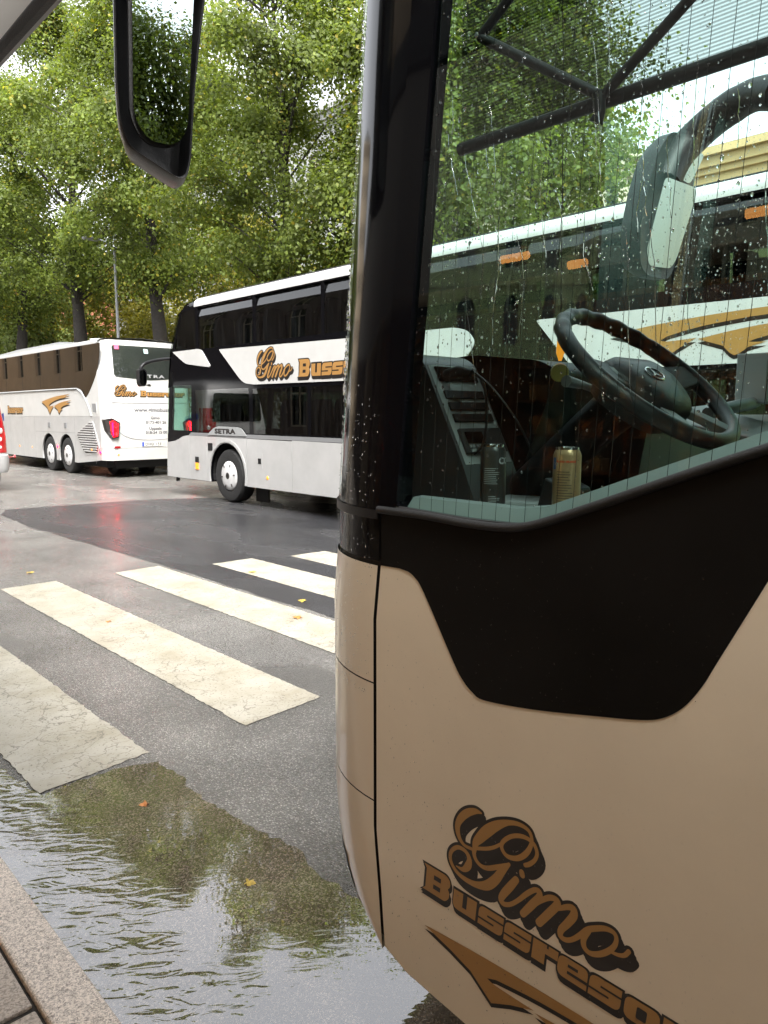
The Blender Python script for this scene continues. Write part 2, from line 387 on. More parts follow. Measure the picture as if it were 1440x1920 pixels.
# ------------------------------------------------------------------ ground materials
def asphalt(name, base, stone, stone_amt, wet_lo, wet_hi, vscale=170.0, bumpd=0.011, spec=0.9, bumps=0.7):
    m, nt, n, l, p = mat(name)
    tc = n.new('ShaderNodeTexCoord')
    v = n.new('ShaderNodeTexVoronoi'); v.inputs['Scale'].default_value = vscale; v.inputs['Randomness'].default_value = 1
    l.new(tc.outputs['Object'], v.inputs['Vector'])
    # big patches of more or less worn binder, fine grain
    t = n.new('ShaderNodeTexNoise'); t.inputs['Scale'].default_value = 0.9; t.inputs['Detail'].default_value = 8; t.inputs['Roughness'].default_value = 0.62
    l.new(tc.outputs['Object'], t.inputs['Vector'])
    sep = n.new('ShaderNodeSeparateColor'); l.new(v.outputs['Color'], sep.inputs[0])
    r = n.new('ShaderNodeMapRange'); r.inputs[1].default_value = 1 - stone_amt; r.inputs[2].default_value = 1.0
    l.new(sep.outputs[0], r.inputs[0])
    mul = n.new('ShaderNodeMath'); mul.operation = 'MULTIPLY'
    inv = n.new('ShaderNodeMapRange'); inv.inputs[1].default_value = 0.0; inv.inputs[2].default_value = 0.65; inv.inputs[3].default_value = 1; inv.inputs[4].default_value = 0
    l.new(v.outputs['Distance'], inv.inputs[0]); l.new(inv.outputs[0], mul.inputs[0]); l.new(r.outputs[0], mul.inputs[1])
    mx = n.new('ShaderNodeMix'); mx.data_type = 'RGBA'
    mx.inputs[6].default_value = (*base, 1); mx.inputs[7].default_value = (*stone, 1)
    l.new(mul.outputs[0], mx.inputs[0])
    r2 = n.new('ShaderNodeMapRange'); r2.inputs[1].default_value = 0.3; r2.inputs[2].default_value = 0.7; r2.inputs[3].default_value = 0.55; r2.inputs[4].default_value = 1.3
    l.new(t.outputs[0], r2.inputs[0])
    mm = n.new('ShaderNodeMix'); mm.data_type = 'RGBA'; mm.blend_type = 'MULTIPLY'; mm.inputs[0].default_value = 1
    l.new(mx.outputs[2], mm.inputs[6]); l.new(r2.outputs[0], mm.inputs[7]); l.new(mm.outputs[2], p.inputs['Base Color'])
    # wetness: a film that pools in large soft patches
    t3 = n.new('ShaderNodeTexNoise'); t3.inputs['Scale'].default_value = 0.55; t3.inputs['Detail'].default_value = 5; t3.inputs['Distortion'].default_value = 0.6
    mp = n.new('ShaderNodeMapping'); mp.inputs['Scale'].default_value = (1.6, 0.7, 1); l.new(tc.outputs['Object'], mp.inputs[0]); l.new(mp.outputs[0], t3.inputs['Vector'])
    rr = n.new('ShaderNodeMapRange'); rr.inputs[1].default_value = 0.40; rr.inputs[2].default_value = 0.62; rr.inputs[3].default_value = wet_lo; rr.inputs[4].default_value = wet_hi
    l.new(t3.outputs[0], rr.inputs[0]); l.new(rr.outputs[0], p.inputs['Roughness'])
    p.inputs['Specular IOR Level'].default_value = spec
    b = n.new('ShaderNodeBump'); b.inputs['Distance'].default_value = bumpd
    rb = n.new('ShaderNodeMapRange'); rb.inputs[1].default_value = 0.40; rb.inputs[2].default_value = 0.62; rb.inputs[3].default_value = 0.7 * bumps; rb.inputs[4].default_value = bumps
    l.new(t3.outputs[0], rb.inputs[0]); l.new(rb.outputs[0], b.inputs['Strength'])
    l.new(inv.outputs[0], b.inputs['Height']); l.new(b.outputs[0], p.inputs['Normal'])
    return m
M['asphalt'] = asphalt('old_wet_asphalt', (0.125, 0.12, 0.11), (0.45, 0.43, 0.39), 0.6, 0.14, 0.30, 105.0, bumps=1.0)
M['newasphalt'] = asphalt('new_wet_asphalt', (0.017, 0.017, 0.019), (0.09, 0.09, 0.096), 0.35, 0.17, 0.34, 105.0, bumps=1.0, spec=0.5)
def puddle_mat():
    m, nt, n, l, p = mat('shallow_puddle')
    tc = n.new('ShaderNodeTexCoord')
    v = n.new('ShaderNodeTexVoronoi'); v.inputs['Scale'].default_value = 200
    l.new(tc.outputs['Object'], v.inputs['Vector'])
    sep = n.new('ShaderNodeSeparateColor'); l.new(v.outputs['Color'], sep.inputs[0])
    r = n.new('ShaderNodeMapRange'); r.inputs[1].default_value = 0.55; r.inputs[2].default_value = 1.0; l.new(sep.outputs[0], r.inputs[0])
    t = n.new('ShaderNodeTexNoise'); t.inputs['Scale'].default_value = 2.2; t.inputs['Detail'].default_value = 8; l.new(tc.outputs['Object'], t.inputs['Vector'])
    mx = n.new('ShaderNodeMix'); mx.data_type = 'RGBA'
    mx.inputs[6].default_value = (0.085, 0.066, 0.050, 1); mx.inputs[7].default_value = (0.27, 0.225, 0.175, 1)
    l.new(r.outputs[0], mx.inputs[0])
    r2 = n.new('ShaderNodeMapRange'); r2.inputs[1].default_value = 0.3; r2.inputs[2].default_value = 0.7; r2.inputs[3].default_value = 0.6; r2.inputs[4].default_value = 1.2
    l.new(t.outputs[0], r2.inputs[0])
    mm = n.new('ShaderNodeMix'); mm.data_type = 'RGBA'; mm.blend_type = 'MULTIPLY'; mm.inputs[0].default_value = 1
    l.new(mx.outputs[2], mm.inputs[6]); l.new(r2.outputs[0], mm.inputs[7]); l.new(mm.outputs[2], p.inputs['Base Color'])
    p.inputs['Roughness'].default_value = 0.9; p.inputs['Specular IOR Level'].default_value = 0.0
    p.inputs['Coat Weight'].default_value = 1.0; p.inputs['Coat Roughness'].default_value = 0.0; p.inputs['Coat IOR'].default_value = 2.6
    # wind ripples running in from the kerb, dying out over the middle of the water
    mp = n.new('ShaderNodeMapping'); mp.inputs['Rotation'].default_value = (0, 0, math.radians(-52)); l.new(tc.outputs['Object'], mp.inputs[0])
    mp2 = n.new('ShaderNodeMapping'); mp2.inputs['Scale'].default_value = (23, 8.5, 1); l.new(mp.outputs[0], mp2.inputs[0])
    w = n.new('ShaderNodeTexNoise'); w.inputs['Scale'].default_value = 1.0; w.inputs['Detail'].default_value = 2.0; w.inputs['Roughness'].default_value = 0.45; w.inputs['Distortion'].default_value = 0.9
    l.new(mp2.outputs[0], w.inputs['Vector'])
    t2 = n.new('ShaderNodeTexNoise'); t2.inputs['Scale'].default_value = 5.0; t2.inputs['Detail'].default_value = 3; l.new(tc.outputs['Object'], t2.inputs['Vector'])
    sx = n.new('ShaderNodeSeparateXYZ'); l.new(tc.outputs['Object'], sx.inputs[0])
    fx = n.new('ShaderNodeMapRange'); fx.interpolation_type = 'SMOOTHSTEP'; fx.inputs[1].default_value = 0.78; fx.inputs[2].default_value = 1.2; fx.inputs[3].default_value = 1.0; fx.inputs[4].default_value = 0.06
    l.new(sx.outputs[0], fx.inputs[0])
    tq = n.new('ShaderNodeTexNoise'); tq.inputs['Scale'].default_value = 2.6; tq.inputs['Detail'].default_value = 2; l.new(tc.outputs['Object'], tq.inputs['Vector'])
    fq = n.new('ShaderNodeMapRange'); fq.inputs[1].default_value = 0.42; fq.inputs[2].default_value = 0.62; fq.inputs[3].default_value = 0.12; fq.inputs[4].default_value = 1.0; l.new(tq.outputs[0], fq.inputs[0])
    fm = n.new('ShaderNodeMath'); fm.operation = 'MULTIPLY'; l.new(fx.outputs[0], fm.inputs[0]); l.new(fq.outputs[0], fm.inputs[1])
    mu = n.new('ShaderNodeMath'); mu.operation = 'MULTIPLY'; l.new(w.outputs[0], mu.inputs[0]); l.new(fm.outputs[0], mu.inputs[1])
    ad = n.new('ShaderNodeMath'); ad.operation = 'MULTIPLY_ADD'; ad.inputs[1].default_value = 0.035; l.new(t2.outputs[0], ad.inputs[0]); l.new(mu.outputs[0], ad.inputs[2])
    b = n.new('ShaderNodeBump'); b.inputs['Strength'].default_value = 0.42; b.inputs['Distance'].default_value = 0.02
    l.new(ad.outputs[0], b.inputs['Height']); l.new(b.outputs[0], p.inputs['Coat Normal'])
    return m
M['puddle'] = puddle_mat()
def stripe_mat():
    m, nt, n, l, p = mat('worn_road_paint')
    tc = n.new('ShaderNodeTexCoord')
    t = n.new('ShaderNodeTexNoise'); t.inputs['Scale'].default_value = 3.5; t.inputs['Detail'].default_value = 9; t.inputs['Roughness'].default_value = 0.65
    l.new(tc.outputs['Object'], t.inputs['Vector'])
    r = n.new('ShaderNodeValToRGB'); e = r.color_ramp.elements
    e[0].position = 0.32; e[0].color = (0.29, 0.26, 0.195, 1); e[1].position = 0.60; e[1].color = (0.40, 0.375, 0.315, 1)
    l.new(t.outputs[0], r.inputs[0])
    # hair cracks and scuffs
    v = n.new('ShaderNodeTexVoronoi'); v.feature = 'DISTANCE_TO_EDGE'; v.inputs['Scale'].default_value = 5.5
    tw = n.new('ShaderNodeTexNoise'); tw.inputs['Scale'].default_value = 4; tw.inputs['Detail'].default_value = 6
    l.new(tc.outputs['Object'], tw.inputs['Vector'])
    vm = n.new('ShaderNodeVectorMath'); vm.operation = 'MULTIPLY_ADD'; vm.inputs[1].default_value = (0.5, 0.5, 0.5)
    l.new(tw.outputs['Color'], vm.inputs[0]); l.new(tc.outputs['Object'], vm.inputs[2]); l.new(vm.outputs[0], v.inputs['Vector'])
    cr = n.new('ShaderNodeMapRange'); cr.inputs[1].default_value = 0.0; cr.inputs[2].default_value = 0.028; l.new(v.outputs['Distance'], cr.inputs[0])
    t4 = n.new('ShaderNodeTexNoise'); t4.inputs['Scale'].default_value = 75; t4.inputs['Detail'].default_value = 4; l.new(tc.outputs['Object'], t4.inputs['Vector'])
    sp = n.new('ShaderNodeMapRange'); sp.inputs[1].default_value = 0.31; sp.inputs[2].default_value = 0.40; l.new(t4.outputs[0], sp.inputs[0])
    t5 = n.new('ShaderNodeTexNoise'); t5.inputs['Scale'].default_value = 1.7; t5.inputs['Detail'].default_value = 3; l.new(tc.outputs['Object'], t5.inputs['Vector'])
    pk = n.new('ShaderNodeMapRange'); pk.inputs[1].default_value = 0.42; pk.inputs[2].default_value = 0.56; pk.inputs[3].default_value = 1; pk.inputs[4].default_value = 0.0; l.new(t5.outputs[0], pk.inputs[0])
    mxa = n.new('ShaderNodeMath'); mxa.operation = 'MAXIMUM'; l.new(cr.outputs[0], mxa.inputs[0]); l.new(pk.outputs[0], mxa.inputs[1])
    mi = n.new('ShaderNodeMath'); mi.operation = 'MINIMUM'; l.new(mxa.outputs[0], mi.inputs[0]); l.new(sp.outputs[0], mi.inputs[1])
    mx = n.new('ShaderNodeMix'); mx.data_type = 'RGBA'; mx.inputs[6].default_value = (0.13, 0.115, 0.09, 1)
    l.new(mi.outputs[0], mx.inputs[0]); l.new(r.outputs[0], mx.inputs[7]); l.new(mx.outputs[2], p.inputs['Base Color'])
    p.inputs['Roughness'].default_value = 0.34
    b = n.new('ShaderNodeBump'); b.inputs['Strength'].default_value = 0.5; b.inputs['Distance'].default_value = 0.003
    l.new(t4.outputs[0], b.inputs['Height']); l.new(b.outputs[0], p.inputs['Normal'])
    return m
M['stripe'] = stripe_mat()
M['granite'] = simple('kerb_granite', (0.36, 0.27, 0.215), 0.5, var=0.0)
def granite(name, c1, c2, rough=0.5, sc=290):
    m, nt, n, l, p = mat(name); tc = n.new('ShaderNodeTexCoord')
    v = n.new('ShaderNodeTexVoronoi'); v.inputs['Scale'].default_value = sc; l.new(tc.outputs['Object'], v.inputs['Vector'])
    t = n.new('ShaderNodeTexNoise'); t.inputs['Scale'].default_value = 80; t.inputs['Detail'].default_value = 6; l.new(tc.outputs['Object'], t.inputs['Vector'])
    sep = n.new('ShaderNodeSeparateColor'); l.new(v.outputs['Color'], sep.inputs[0])
    a = n.new('ShaderNodeMath'); a.operation = 'MULTIPLY_ADD'; a.inputs[1].default_value = 0.45; l.new(sep.outputs[0], a.inputs[0])
    a2 = n.new('ShaderNodeMath'); a2.operation = 'MULTIPLY'; a2.inputs[1].default_value = 0.62; l.new(t.outputs[0], a2.inputs[0]); l.new(a2.outputs[0], a.inputs[2])
    r = n.new('ShaderNodeValToRGB'); r.color_ramp.elements[0].position = 0.25; r.color_ramp.elements[0].color = (*c1, 1)
    r.color_ramp.elements[1].position = 0.7; r.color_ramp.elements[1].color = (*c2, 1)
    l.new(a.outputs[0], r.inputs[0]); l.new(r.outputs[0], p.inputs['Base Color']); p.inputs['Roughness'].default_value = rough
    b = n.new('ShaderNodeBump'); b.inputs['Strength'].default_value = 0.55; b.inputs['Distance'].default_value = 0.006
    l.new(t.outputs[0], b.inputs['Height']); l.new(b.outputs[0], p.inputs['Normal'])
    return m
M['granite'] = granite('kerb_granite', (0.24, 0.205, 0.175), (0.85, 0.76, 0.67), 0.42)
M['slab'] = granite('paving_slab', (0.22, 0.19, 0.16), (0.54, 0.47, 0.40), 0.5, 220)
M['joint'] = simple('joint_dirt', (0.035, 0.03, 0.025), 0.9, var=0.5, vscale=30, bump=0.6, bscale=80)
M['gravel'] = simple('park_gravel', (0.16, 0.14, 0.10), 0.9, var=0.4, vscale=4)

# ------------------------------------------------------------------ ground
def sheet(name, loop, z, m):
    return tag(MB().prism([(x, y, z) for x, y in loop], (0, 0, 0)).build(name, m), kind='structure')
sheet('road', [(-250, -150), (350, -150), (350, 450), (-250, 450)], 0.0, M['asphalt'])
rp = random.Random(4)
def rough_loop(loop, step, amp, rg, closed=True):
    out = []
    for i in range(len(loop)):
        a = Vector(loop[i]); b = Vector(loop[(i + 1) % len(loop)]); n_ = max(1, int((b - a).length / step))
        for k in range(n_):
            q = a.lerp(b, k / n_); out.append((q.x + rg.uniform(-amp, amp), q.y + rg.uniform(-amp, amp)))
    return out
sheet('road_patch', rough_loop([(3.72, 11.9), (3.84, 7.6), (3.92, -6), (10.4, -6), (10.4, 9.3), (8.9, 11.0), (8.4, 12.7), (7.8, 13.5), (6.8, 14.05), (4.1, 14.3), (3.85, 13.7)], 0.25, 0.02, rp), 0.0025, M['newasphalt'])
STR = [[(1.571, 5.9), (1.576, 3.43), (1.30, 3.40), (1.03, 3.38), (1.0, 5.9)], [(2.13, 7.757), (2.66, 7.763), (2.673, 3.425), (2.113, 3.374)],
       [(3.262, 7.73), (3.78, 7.76), (3.80, 3.42), (3.262, 3.40)], [(4.28, 7.446), (4.80, 7.42), (4.81, 3.42), (4.28, 3.4)],
       [(5.219, 7.24), (5.72, 7.2), (5.74, 3.4), (5.22, 3.4)], [(6.25, 7.2), (6.75, 7.2), (6.75, 3.4), (6.25, 3.4)]]
for L in STR:
    sheet('crosswalk_stripe', rough_loop(L, 0.03, 0.006, rp), 0.005, M['stripe'])
edge = [(0.72, -3.0), (2.6, -3.0), (2.2, 0.3), (1.95, 0.9), (1.64, 1.25), (1.60, 1.62), (1.59, 1.86), (1.61, 2.2), (1.555, 2.6), (1.545, 2.9), (1.565, 3.30), (1.45, 3.365), (1.03, 3.36), (0.975, 3.75), (0.90, 4.6), (0.82, 5.6), (0.72, 6.6)]
edge = edge[:3] + [q for a, b in zip(edge[3:-1], edge[4:]) for q in (a, ((a[0] + b[0]) / 2 + rp.uniform(-0.03, 0.03), (a[1] + b[1]) / 2 + rp.uniform(-0.03, 0.03)))] + edge[-1:]
sheet('puddle', rough_loop(edge, 0.035, 0.016, rp), 0.0075, M['puddle'])
# kerb of long granite stones, then the footway slabs
k = MB(); y = -8.0
while y < 60:
    L = 1.35; k.box((0.565, y + 0.004, -0.2), (0.705, y + L - 0.004, 0.12), 0, 0.012); y += L
tag(k.build('kerb', M['granite'], bevel=0.006), kind='structure')
tag(MB().box((-2.3, -14, -0.2), (0.5645, 60, 0.100)).build('sidewalk_bed', M['joint']), kind='structure')
k = MB(); rs = random.Random(8)
y = -6.0
while y < 14:
    x = 0.556; L = 0.42
    while x > -2.25:
        w = 0.28
        k.box((x - w + 0.012, y + 0.010, 0.05), (x, y + L - 0.012, 0.113 + rs.uniform(-0.003, 0.003))); x -= w
    y += L
tag(k.build('sidewalk', M['slab'], bevel=0.007), kind='structure')
tag(MB().box((-2.3, 14, 0.04), (0.55, 60, 0.112)).build('sidewalk_stretch', M['slab']), kind='structure')
# far side of the street: kerb and gravel park strip under the trees
tag(MB().box((10.85, -40, -0.2), (11.0, 150, 0.12)).build('park_kerb', M['granite']), kind='structure')
tag(MB().box((11.0, -40, -0.2), (28.0, 150, 0.115)).build('park_path', M['gravel']), kind='structure')

# ------------------------------------------------------------------ shared vehicle parts
def make_wheel(root, c, r, width, out, hubr=0.29, name='wheel'):
    """c centre of the outer tyre face, out = -1 when that face looks towards -X"""
    t = MB(); w = width
    t.lathe([(0.05, hubr * 0.98), (0.0, hubr * 1.04), (-0.012, r * 0.8), (0.0, r * 0.93), (0.03, r * 0.985), (0.06, r), (w - 0.06, r), (w - 0.02, r * 0.98), (w, r * 0.9), (w, hubr)], c, (-out, 0, 0), 44)
    for q in (0.35, 0.5, 0.65): t.lathe([(w * q - 0.006, r + 0.001), (w * q, r - 0.006), (w * q + 0.006, r + 0.001)], c, (-out, 0, 0), 44)
    o = t.build(name, M['tyre'], root, smooth=35)
    h = MB()
    h.lathe([(0.045, hubr), (0.005, hubr * 0.97), (-0.012, hubr * 0.9), (-0.022, hubr * 0.62), (-0.034, hubr * 0.36), (-0.034, hubr * 0.22)], c, (-out, 0, 0), 44)
    hb = h.build('wheel_cover', M['hub'], o, smooth=35)
    d = MB(); cx, cy, cz = c
    d.lathe([(-0.036, 0.0), (-0.036, hubr * 0.21), (-0.030, hubr * 0.235)], c, (-out, 0, 0), 20)
    for k in range(6):
        a = k * math.pi / 3 + 0.4; q = Matrix.Rotation(a, 3, 'X')
        pts = [q @ Vector((out * 0.027, s1 * 0.014, hubr * s2)) for s1, s2 in ((-1, 0.66), (1, 0.66), (0.7, 0.86), (-0.7, 0.86))]
        d.prism([Vector(c) + p for p in pts], (out * 0.004, 0, 0))
    d.build('slot_pattern', M['decal'], hb)
    return o
def arch_notch(yc, zc, r, zb, n=18):
    """points of a wheel-arch cut in a lower edge, from larger y to smaller y"""
    a0 = math.asin(max(-1, min(1, (zb - zc) / r)))
    return [(yc + r * math.cos(a0 + (math.pi - 2 * a0) * k / n), zc + r * math.sin(a0 + (math.pi - 2 * a0) * k / n)) for k in range(n + 1)]
def arch_liner(root, X, depth, yc, zc, r, zb, name='wheel_arch'):
    pts = arch_notch(yc, zc, r + 0.005, zb)
    return MB().grid([[(X + 0.02, p[0], p[1]) for p in pts], [(X + depth, p[0], p[1]) for p in pts]]).build(name, M['under'], root)
def seat_mesh(h=0.75):
    s = MB(); 
    pr = rnd([(-0.21, 0.0), (0.21, 0.0), (0.21, h * 0.72), (0.15, h), (-0.15, h), (-0.21, h * 0.72)], 0.07, 4)
    s.prism([(p[0], 0.0, p[1] + 0.42) for p in pr], (0, 0.11, 0)); s.box((-0.21, 0.1, 0.36), (0.21, 0.52, 0.47)); s.box((-0.05, 0.05, 0), (0.05, 0.35, 0.36))
    return s
def seats(root, xs, ys, z, m, proto=None):
    a = proto
    first = proto is None
    if first: a = seat_mesh().build('seat', m, None, smooth=40); a.parent = root
    for y in ys:
        for x in xs:
            if first: o = a; first = False
            else: o = a.copy(); COL.objects.link(o); o.parent = root
            o.location = Vector((x, y, z)) - wloc(root)
    return a

# ================================================================== near touring coach (driver's side towards the camera)
SX = 1.2; RX = 3.75; MX = 2.475
nc = empty('touring_coach', (MX, -4.0, 0), 'champagne touring coach with black windscreen pillar and driver window close beside the kerb', 'bus')
def lerp_tab(t, z):
    if z <= t[0][0]: return t[0][1]
    for (a, b), (c, d) in zip(t, t[1:]):
        if z <= c: return b + (d - b) * (z - a) / (c - a)
    return t[-1][1]
CZ = [(0.33, 1.29), (0.5, 1.305), (0.65, 1.322), (1.2, 1.322), (1.345, 1.305), (1.47, 1.302), (2.8, 1.176), (3.2, 1.10), (3.5, 1.0), (3.78, 0.72)]
RU = [(0.33, 0.0), (0.345, 0.13), (0.37, 0.245), (0.41, 0.335), (0.47, 0.395), (0.56, 0.418), (0.66, 0.42), (3.2, 0.42), (3.5, 0.40), (3.78, 0.3)]
RV = 0.42; NA = 18; NF = 14
def plan(z, off=0.0):
    c = lerp_tab(CZ, z); ru = max(lerp_tab(RU, z) - off, 0.0); rv = RV - off; L = []
    for k in range(NA + 1):
        a = math.pi / 2 * k / NA; L.append((SX + off + rv * (1 - math.cos(a)), c + ru * math.sin(a)))
    R = [(2 * MX - x, y) for x, y in reversed(L)]
    x0, y0 = L[-1]; x1 = R[0][0]; F = []
    for k in range(1, NF):
        t = k / NF; F.append((x0 + (x1 - x0) * t, y0 + 0.10 * min(1, ru / 0.3) * (1 - (2 * t - 1) ** 2)))
    return L + F + R
NT = 2 * (NA + 1) + NF - 1
def loft(zs, i0, i1, off=0.0, mb=None):
    mb = mb or MB(); return mb.grid([[(x, y, z) for x, y in plan(z, off)[i0:i1 + 1]] for z in zs])
def zr(a, b, n): return [a + (b - a) * k / n for k in range(n + 1)]
IP = 6                                    # where the pillar ends and the windscreen begins
# dark core seen in the shut lines
loft([0.36, 0.4, 0.45, 0.52, 0.6, 0.8, 1.2, 1.46], 0, NT - 1, 0.012).build('front_core', M['under'], nc, smooth=40)
lowz = [0.332, 0.338, 0.347, 0.358, 0.372, 0.39, 0.41, 0.44, 0.47, 0.51, 0.56, 0.61, 0.66, 0.70]
o = loft(lowz + [0.7245], 0, NT - 1).build('bumper', M['warmtinted'], nc, smooth=45)
loft([0.7285, 0.8, 0.9, 1.02, 1.0345], 0, NT - 1).build('front_panel', M['warmtinted'], nc, smooth=45)
loft([1.0385, 1.1, 1.2, 1.26, 1.3, 1.336], 0, NT - 1).build('front_panel', M['warmtinted'], nc, smooth=45)
loft([1.346, 1.40, 1.452], 0, NT - 1, 0.004).build('black_front_band', M['black'], nc, smooth=45)
loft([1.334, 1.347], 0, NT - 1, 0.009).build('trim_strip', M['rubber'], nc, smooth=45)
loft([1.450, 1.472], 0, NT - 1, -0.004).build('trim_strip', M['plastic'], nc, smooth=45)
pz = zr(1.472, 3.62, 14)
loft(pz, 0, IP).build('windscreen_pillar', M['black'], nc, smooth=45)
IQ = 1
loft(pz, NT - 1 - IQ, NT - 1).build('windscreen_pillar', M['black'], nc, smooth=45)
ws = loft(pz, IP, NT - 1 - IQ).build('windscreen', M['screen'], nc, smooth=45)
loft(pz, IP, NA + 1, 0.006).build('pillar_lining', M['rubber'], nc, smooth=45)
loft([3.62, 3.66, 3.7, 3.74, 3.78], 0, NT - 1).build('front_cap', M['warmtinted'], nc, smooth=45)
# fog lamp let into the bumper corner
fl = MB(); rows = []
for z in (0.405, 0.42, 0.44, 0.46, 0.48, 0.495):
    P_ = plan(z, -0.0035); rows.append([(P_[i][0], P_[i][1], z) for i in range(5, 9)])
f0 = fl.grid(rows).build('fog_lamp', M['decal'], nc, smooth=40)
fl = MB(); rows = []
for z in (0.378, 0.386, 0.394):
    P_ = plan(z, -0.005); rows.append([(P_[i][0], P_[i][1], z) for i in range(5, 10)])
fl.grid(rows).build('lamp_lens', M['clearlens'], f0, smooth=40)
# side skin below the window line, with the front wheel arch
AY, AZ, AR = -1.35, 0.5, 0.60
low = [(lerp_tab(CZ, z) - 0.011, z) for z in (0.345, 0.5, 0.65, 1.2, 1.345, 1.471)] + [ (1.144, 1.473), (0.99, 1.469), (0.907, 1.473), (0.856, 1.481), (0.784, 1.507), (0.431, 1.647), (0.0, 1.80), (-0.45, 1.86), (-11.4, 1.86), (-11.4, 0.32)]
low += [p for p in reversed(arch_notch(-8.0, AZ, AR, 0.30))] + [p for p in reversed(arch_notch(AY, AZ, AR, 0.30))] + [(0.7, 0.292), (1.0, 0.302), (1.2, 0.318)]
plate('side_panel', low, SX, 0.03, M['warmtinted'], nc)
MB().box((SX + 0.015, 1.26, 0.36), (SX + 0.035, 1.318, 1.46)).build('shut_line', M['under'], nc)
BLK = [(1.2945, 1.339), (1.229, 1.341), (1.201, 1.338), (1.180, 1.328), (1.150, 1.297), (1.059, 1.158), (1.030, 1.122), (1.002, 1.102), (0.968, 1.094), (0.844, 1.111), (0.700, 1.141), (0.616, 1.160), (0.575, 1.176), (0.540, 1.205), (0.51, 1.25), (0.484, 1.305), (0.418, 1.445), (0.30, 1.70)]
BLK = BLK[:2] + smoothloop(BLK[2:], 4)
gas = [(0.30, 1.692), (0.431, 1.643), (0.784, 1.503), (0.83, 1.487), (0.856, 1.478), (0.907, 1.470), (0.99, 1.466), (1.144, 1.470), (1.2915, 1.468)]
plate('black_side_panel', BLK + gas, SX - 0.0012, 0.0011, M['blackfilm'], nc)
# window band
wl_ = [(1.3015, 1.474), (1.144, 1.476), (0.99, 1.472), (0.907, 1.476), (0.856, 1.484), (0.784, 1.510), (0.431, 1.650), (0.0, 1.803), (-0.45, 1.863), (-11.4, 1.863), (-11.4, 3.2), (1.10, 3.2), (1.1762, 2.8)]
win = rnd([(1.243, 1.484), (1.034, 1.479), (0.907, 1.481), (0.850, 1.492), (0.780, 1.517), (0.433, 1.654), (0.0, 1.808), (-0.10, 1.85), (-0.10, 2.95), (1.085, 2.95)], [0.02, 0.1, 0.05, 0.03, 0.03, 0.1, 0.1, 0.05, 0.08, 0.06], 5)
paneh = [rnd([(a, 1.96), (b, 1.96), (b, 3.0), (a, 3.0)], 0.06) for a, b in ((-2.0, -0.35), (-3.9, -2.15), (-5.8, -4.05), (-7.7, -5.95), (-9.6, -7.85), (-11.2, -9.75))]
plate('window_band', wl_, SX, 0.05, M['black'], nc, [win] + paneh)
MB().prism(side([(1.297, 3.2), (1.10, 3.2), (1.0, 3.5), (0.72, 3.78), (-11.4, 3.78), (-11.4, 3.2)], SX), (0.03, 0, 0)).build('cant_panel', M['warmtinted'], nc)
for k, h in enumerate(paneh): plate('passenger_window', [(p[0], p[1]) for p in h], SX + 0.006, 0.004, M['busglass'], nc)
dw = plate('driver_window', win, SX + 0.010, 0.0, M['glass'], nc)
# rubber seal along the sill
sp = [(SX - 0.004, p[0], p[1]) for p in smoothloop([(1.30, 1.474), (1.144, 1.474), (1.03, 1.470), (0.94, 1.471), (0.88, 1.478), (0.82, 1.496), (0.70, 1.542), (0.433, 1.647), (0.0, 1.802)], 6)]
MB().tube(sp, 0.009, 8).build('window_seal', M['rubber'], dw, smooth=60)
sp = [(SX + 0.004, p[0], p[1]) for p in smoothloop([(1.243, 1.482), (1.034, 1.476), (0.907, 1.478), (0.850, 1.489), (0.780, 1.514), (0.433, 1.651), (0.0, 1.806)], 6)]
MB().tube(sp, 0.006, 6).build('window_seal', M['rubber'], dw, smooth=60)
# heating wires in the pane
hw = MB(); y = -0.06
while y < 1.2:
    z0 = 1.45 + max(0, (0.86 - y)) * 0.385; z0 = max(z0, 1.45)
    hw.tube([(SX + 0.013, y, z0), (SX + 0.013, y - 0.075 * (2.95 - z0) / 1.45, 2.95)], 0.00055, 4, caps=False); y += 0.0365
hw.build('heating_wire', M['under'], dw)
# rain on the pane and on the windscreen
def drops(name, parent, spots, mtl, nrm):
    d = MB(); nrm = Vector(nrm).normalized(); e1 = nrm.cross(Vector((0, 0, 1))).normalized(); e2 = nrm.cross(e1)
    for p, r, el in spots:
        p = Vector(p); vs = []; fs = []; n_ = 8
        for ring, h in ((1.0, 0.0), (0.72, 0.40), (0.0, 0.58)):
            if ring == 0: vs.append(p + nrm * (h * r)); continue
            for k in range(n_):
                a = 2 * math.pi * k / n_; vs.append(p + (e1 * math.cos(a) + e2 * math.sin(a) * el) * r * ring + nrm * (h * r))
        for k in range(n_):
            k2 = (k + 1) % n_; fs.append((k, k2, n_ + k2, n_ + k)); fs.append((n_ + k, n_ + k2, 2 * n_))
        fs.append(tuple(reversed(range(n_))))
        d.add(vs, fs)
    return d.build(name, mtl, parent, smooth=80, kind='stuff')
mw, ntw, nw, lw, pw = mat('rain_water'); nw.remove(pw); g = nw.new('ShaderNodeBsdfGlass'); g.inputs['IOR'].default_value = 1.33; lw.new(g.outputs[0], nw['Material Output'].inputs[0]); M['water'] = mw
rd = random.Random(11); sp = []
while len(sp) < 1700:
    y = rd.uniform(0.25, 1.22); z = rd.uniform(1.50, 2.62)
    if z < 1.495 + max(0, (0.86 - y)) * 0.385: continue
    if y > 1.235 - 0.11 * (z - 1.5): continue
    if rd.random() > 0.22 + 0.78 * min(1, max(0, (z - 1.5) / 0.45)): continue
    r = 0.0009 + 0.0013 * rd.random() ** 2.0 + (0.002 * rd.random() if rd.random() < 0.06 else 0)
    sp.append(((SX + 0.0095, y, z), r, rd.uniform(0.9, 1.5)))
drops('raindrops', dw, sp, M['water'], (-1, 0, 0))
sp = []
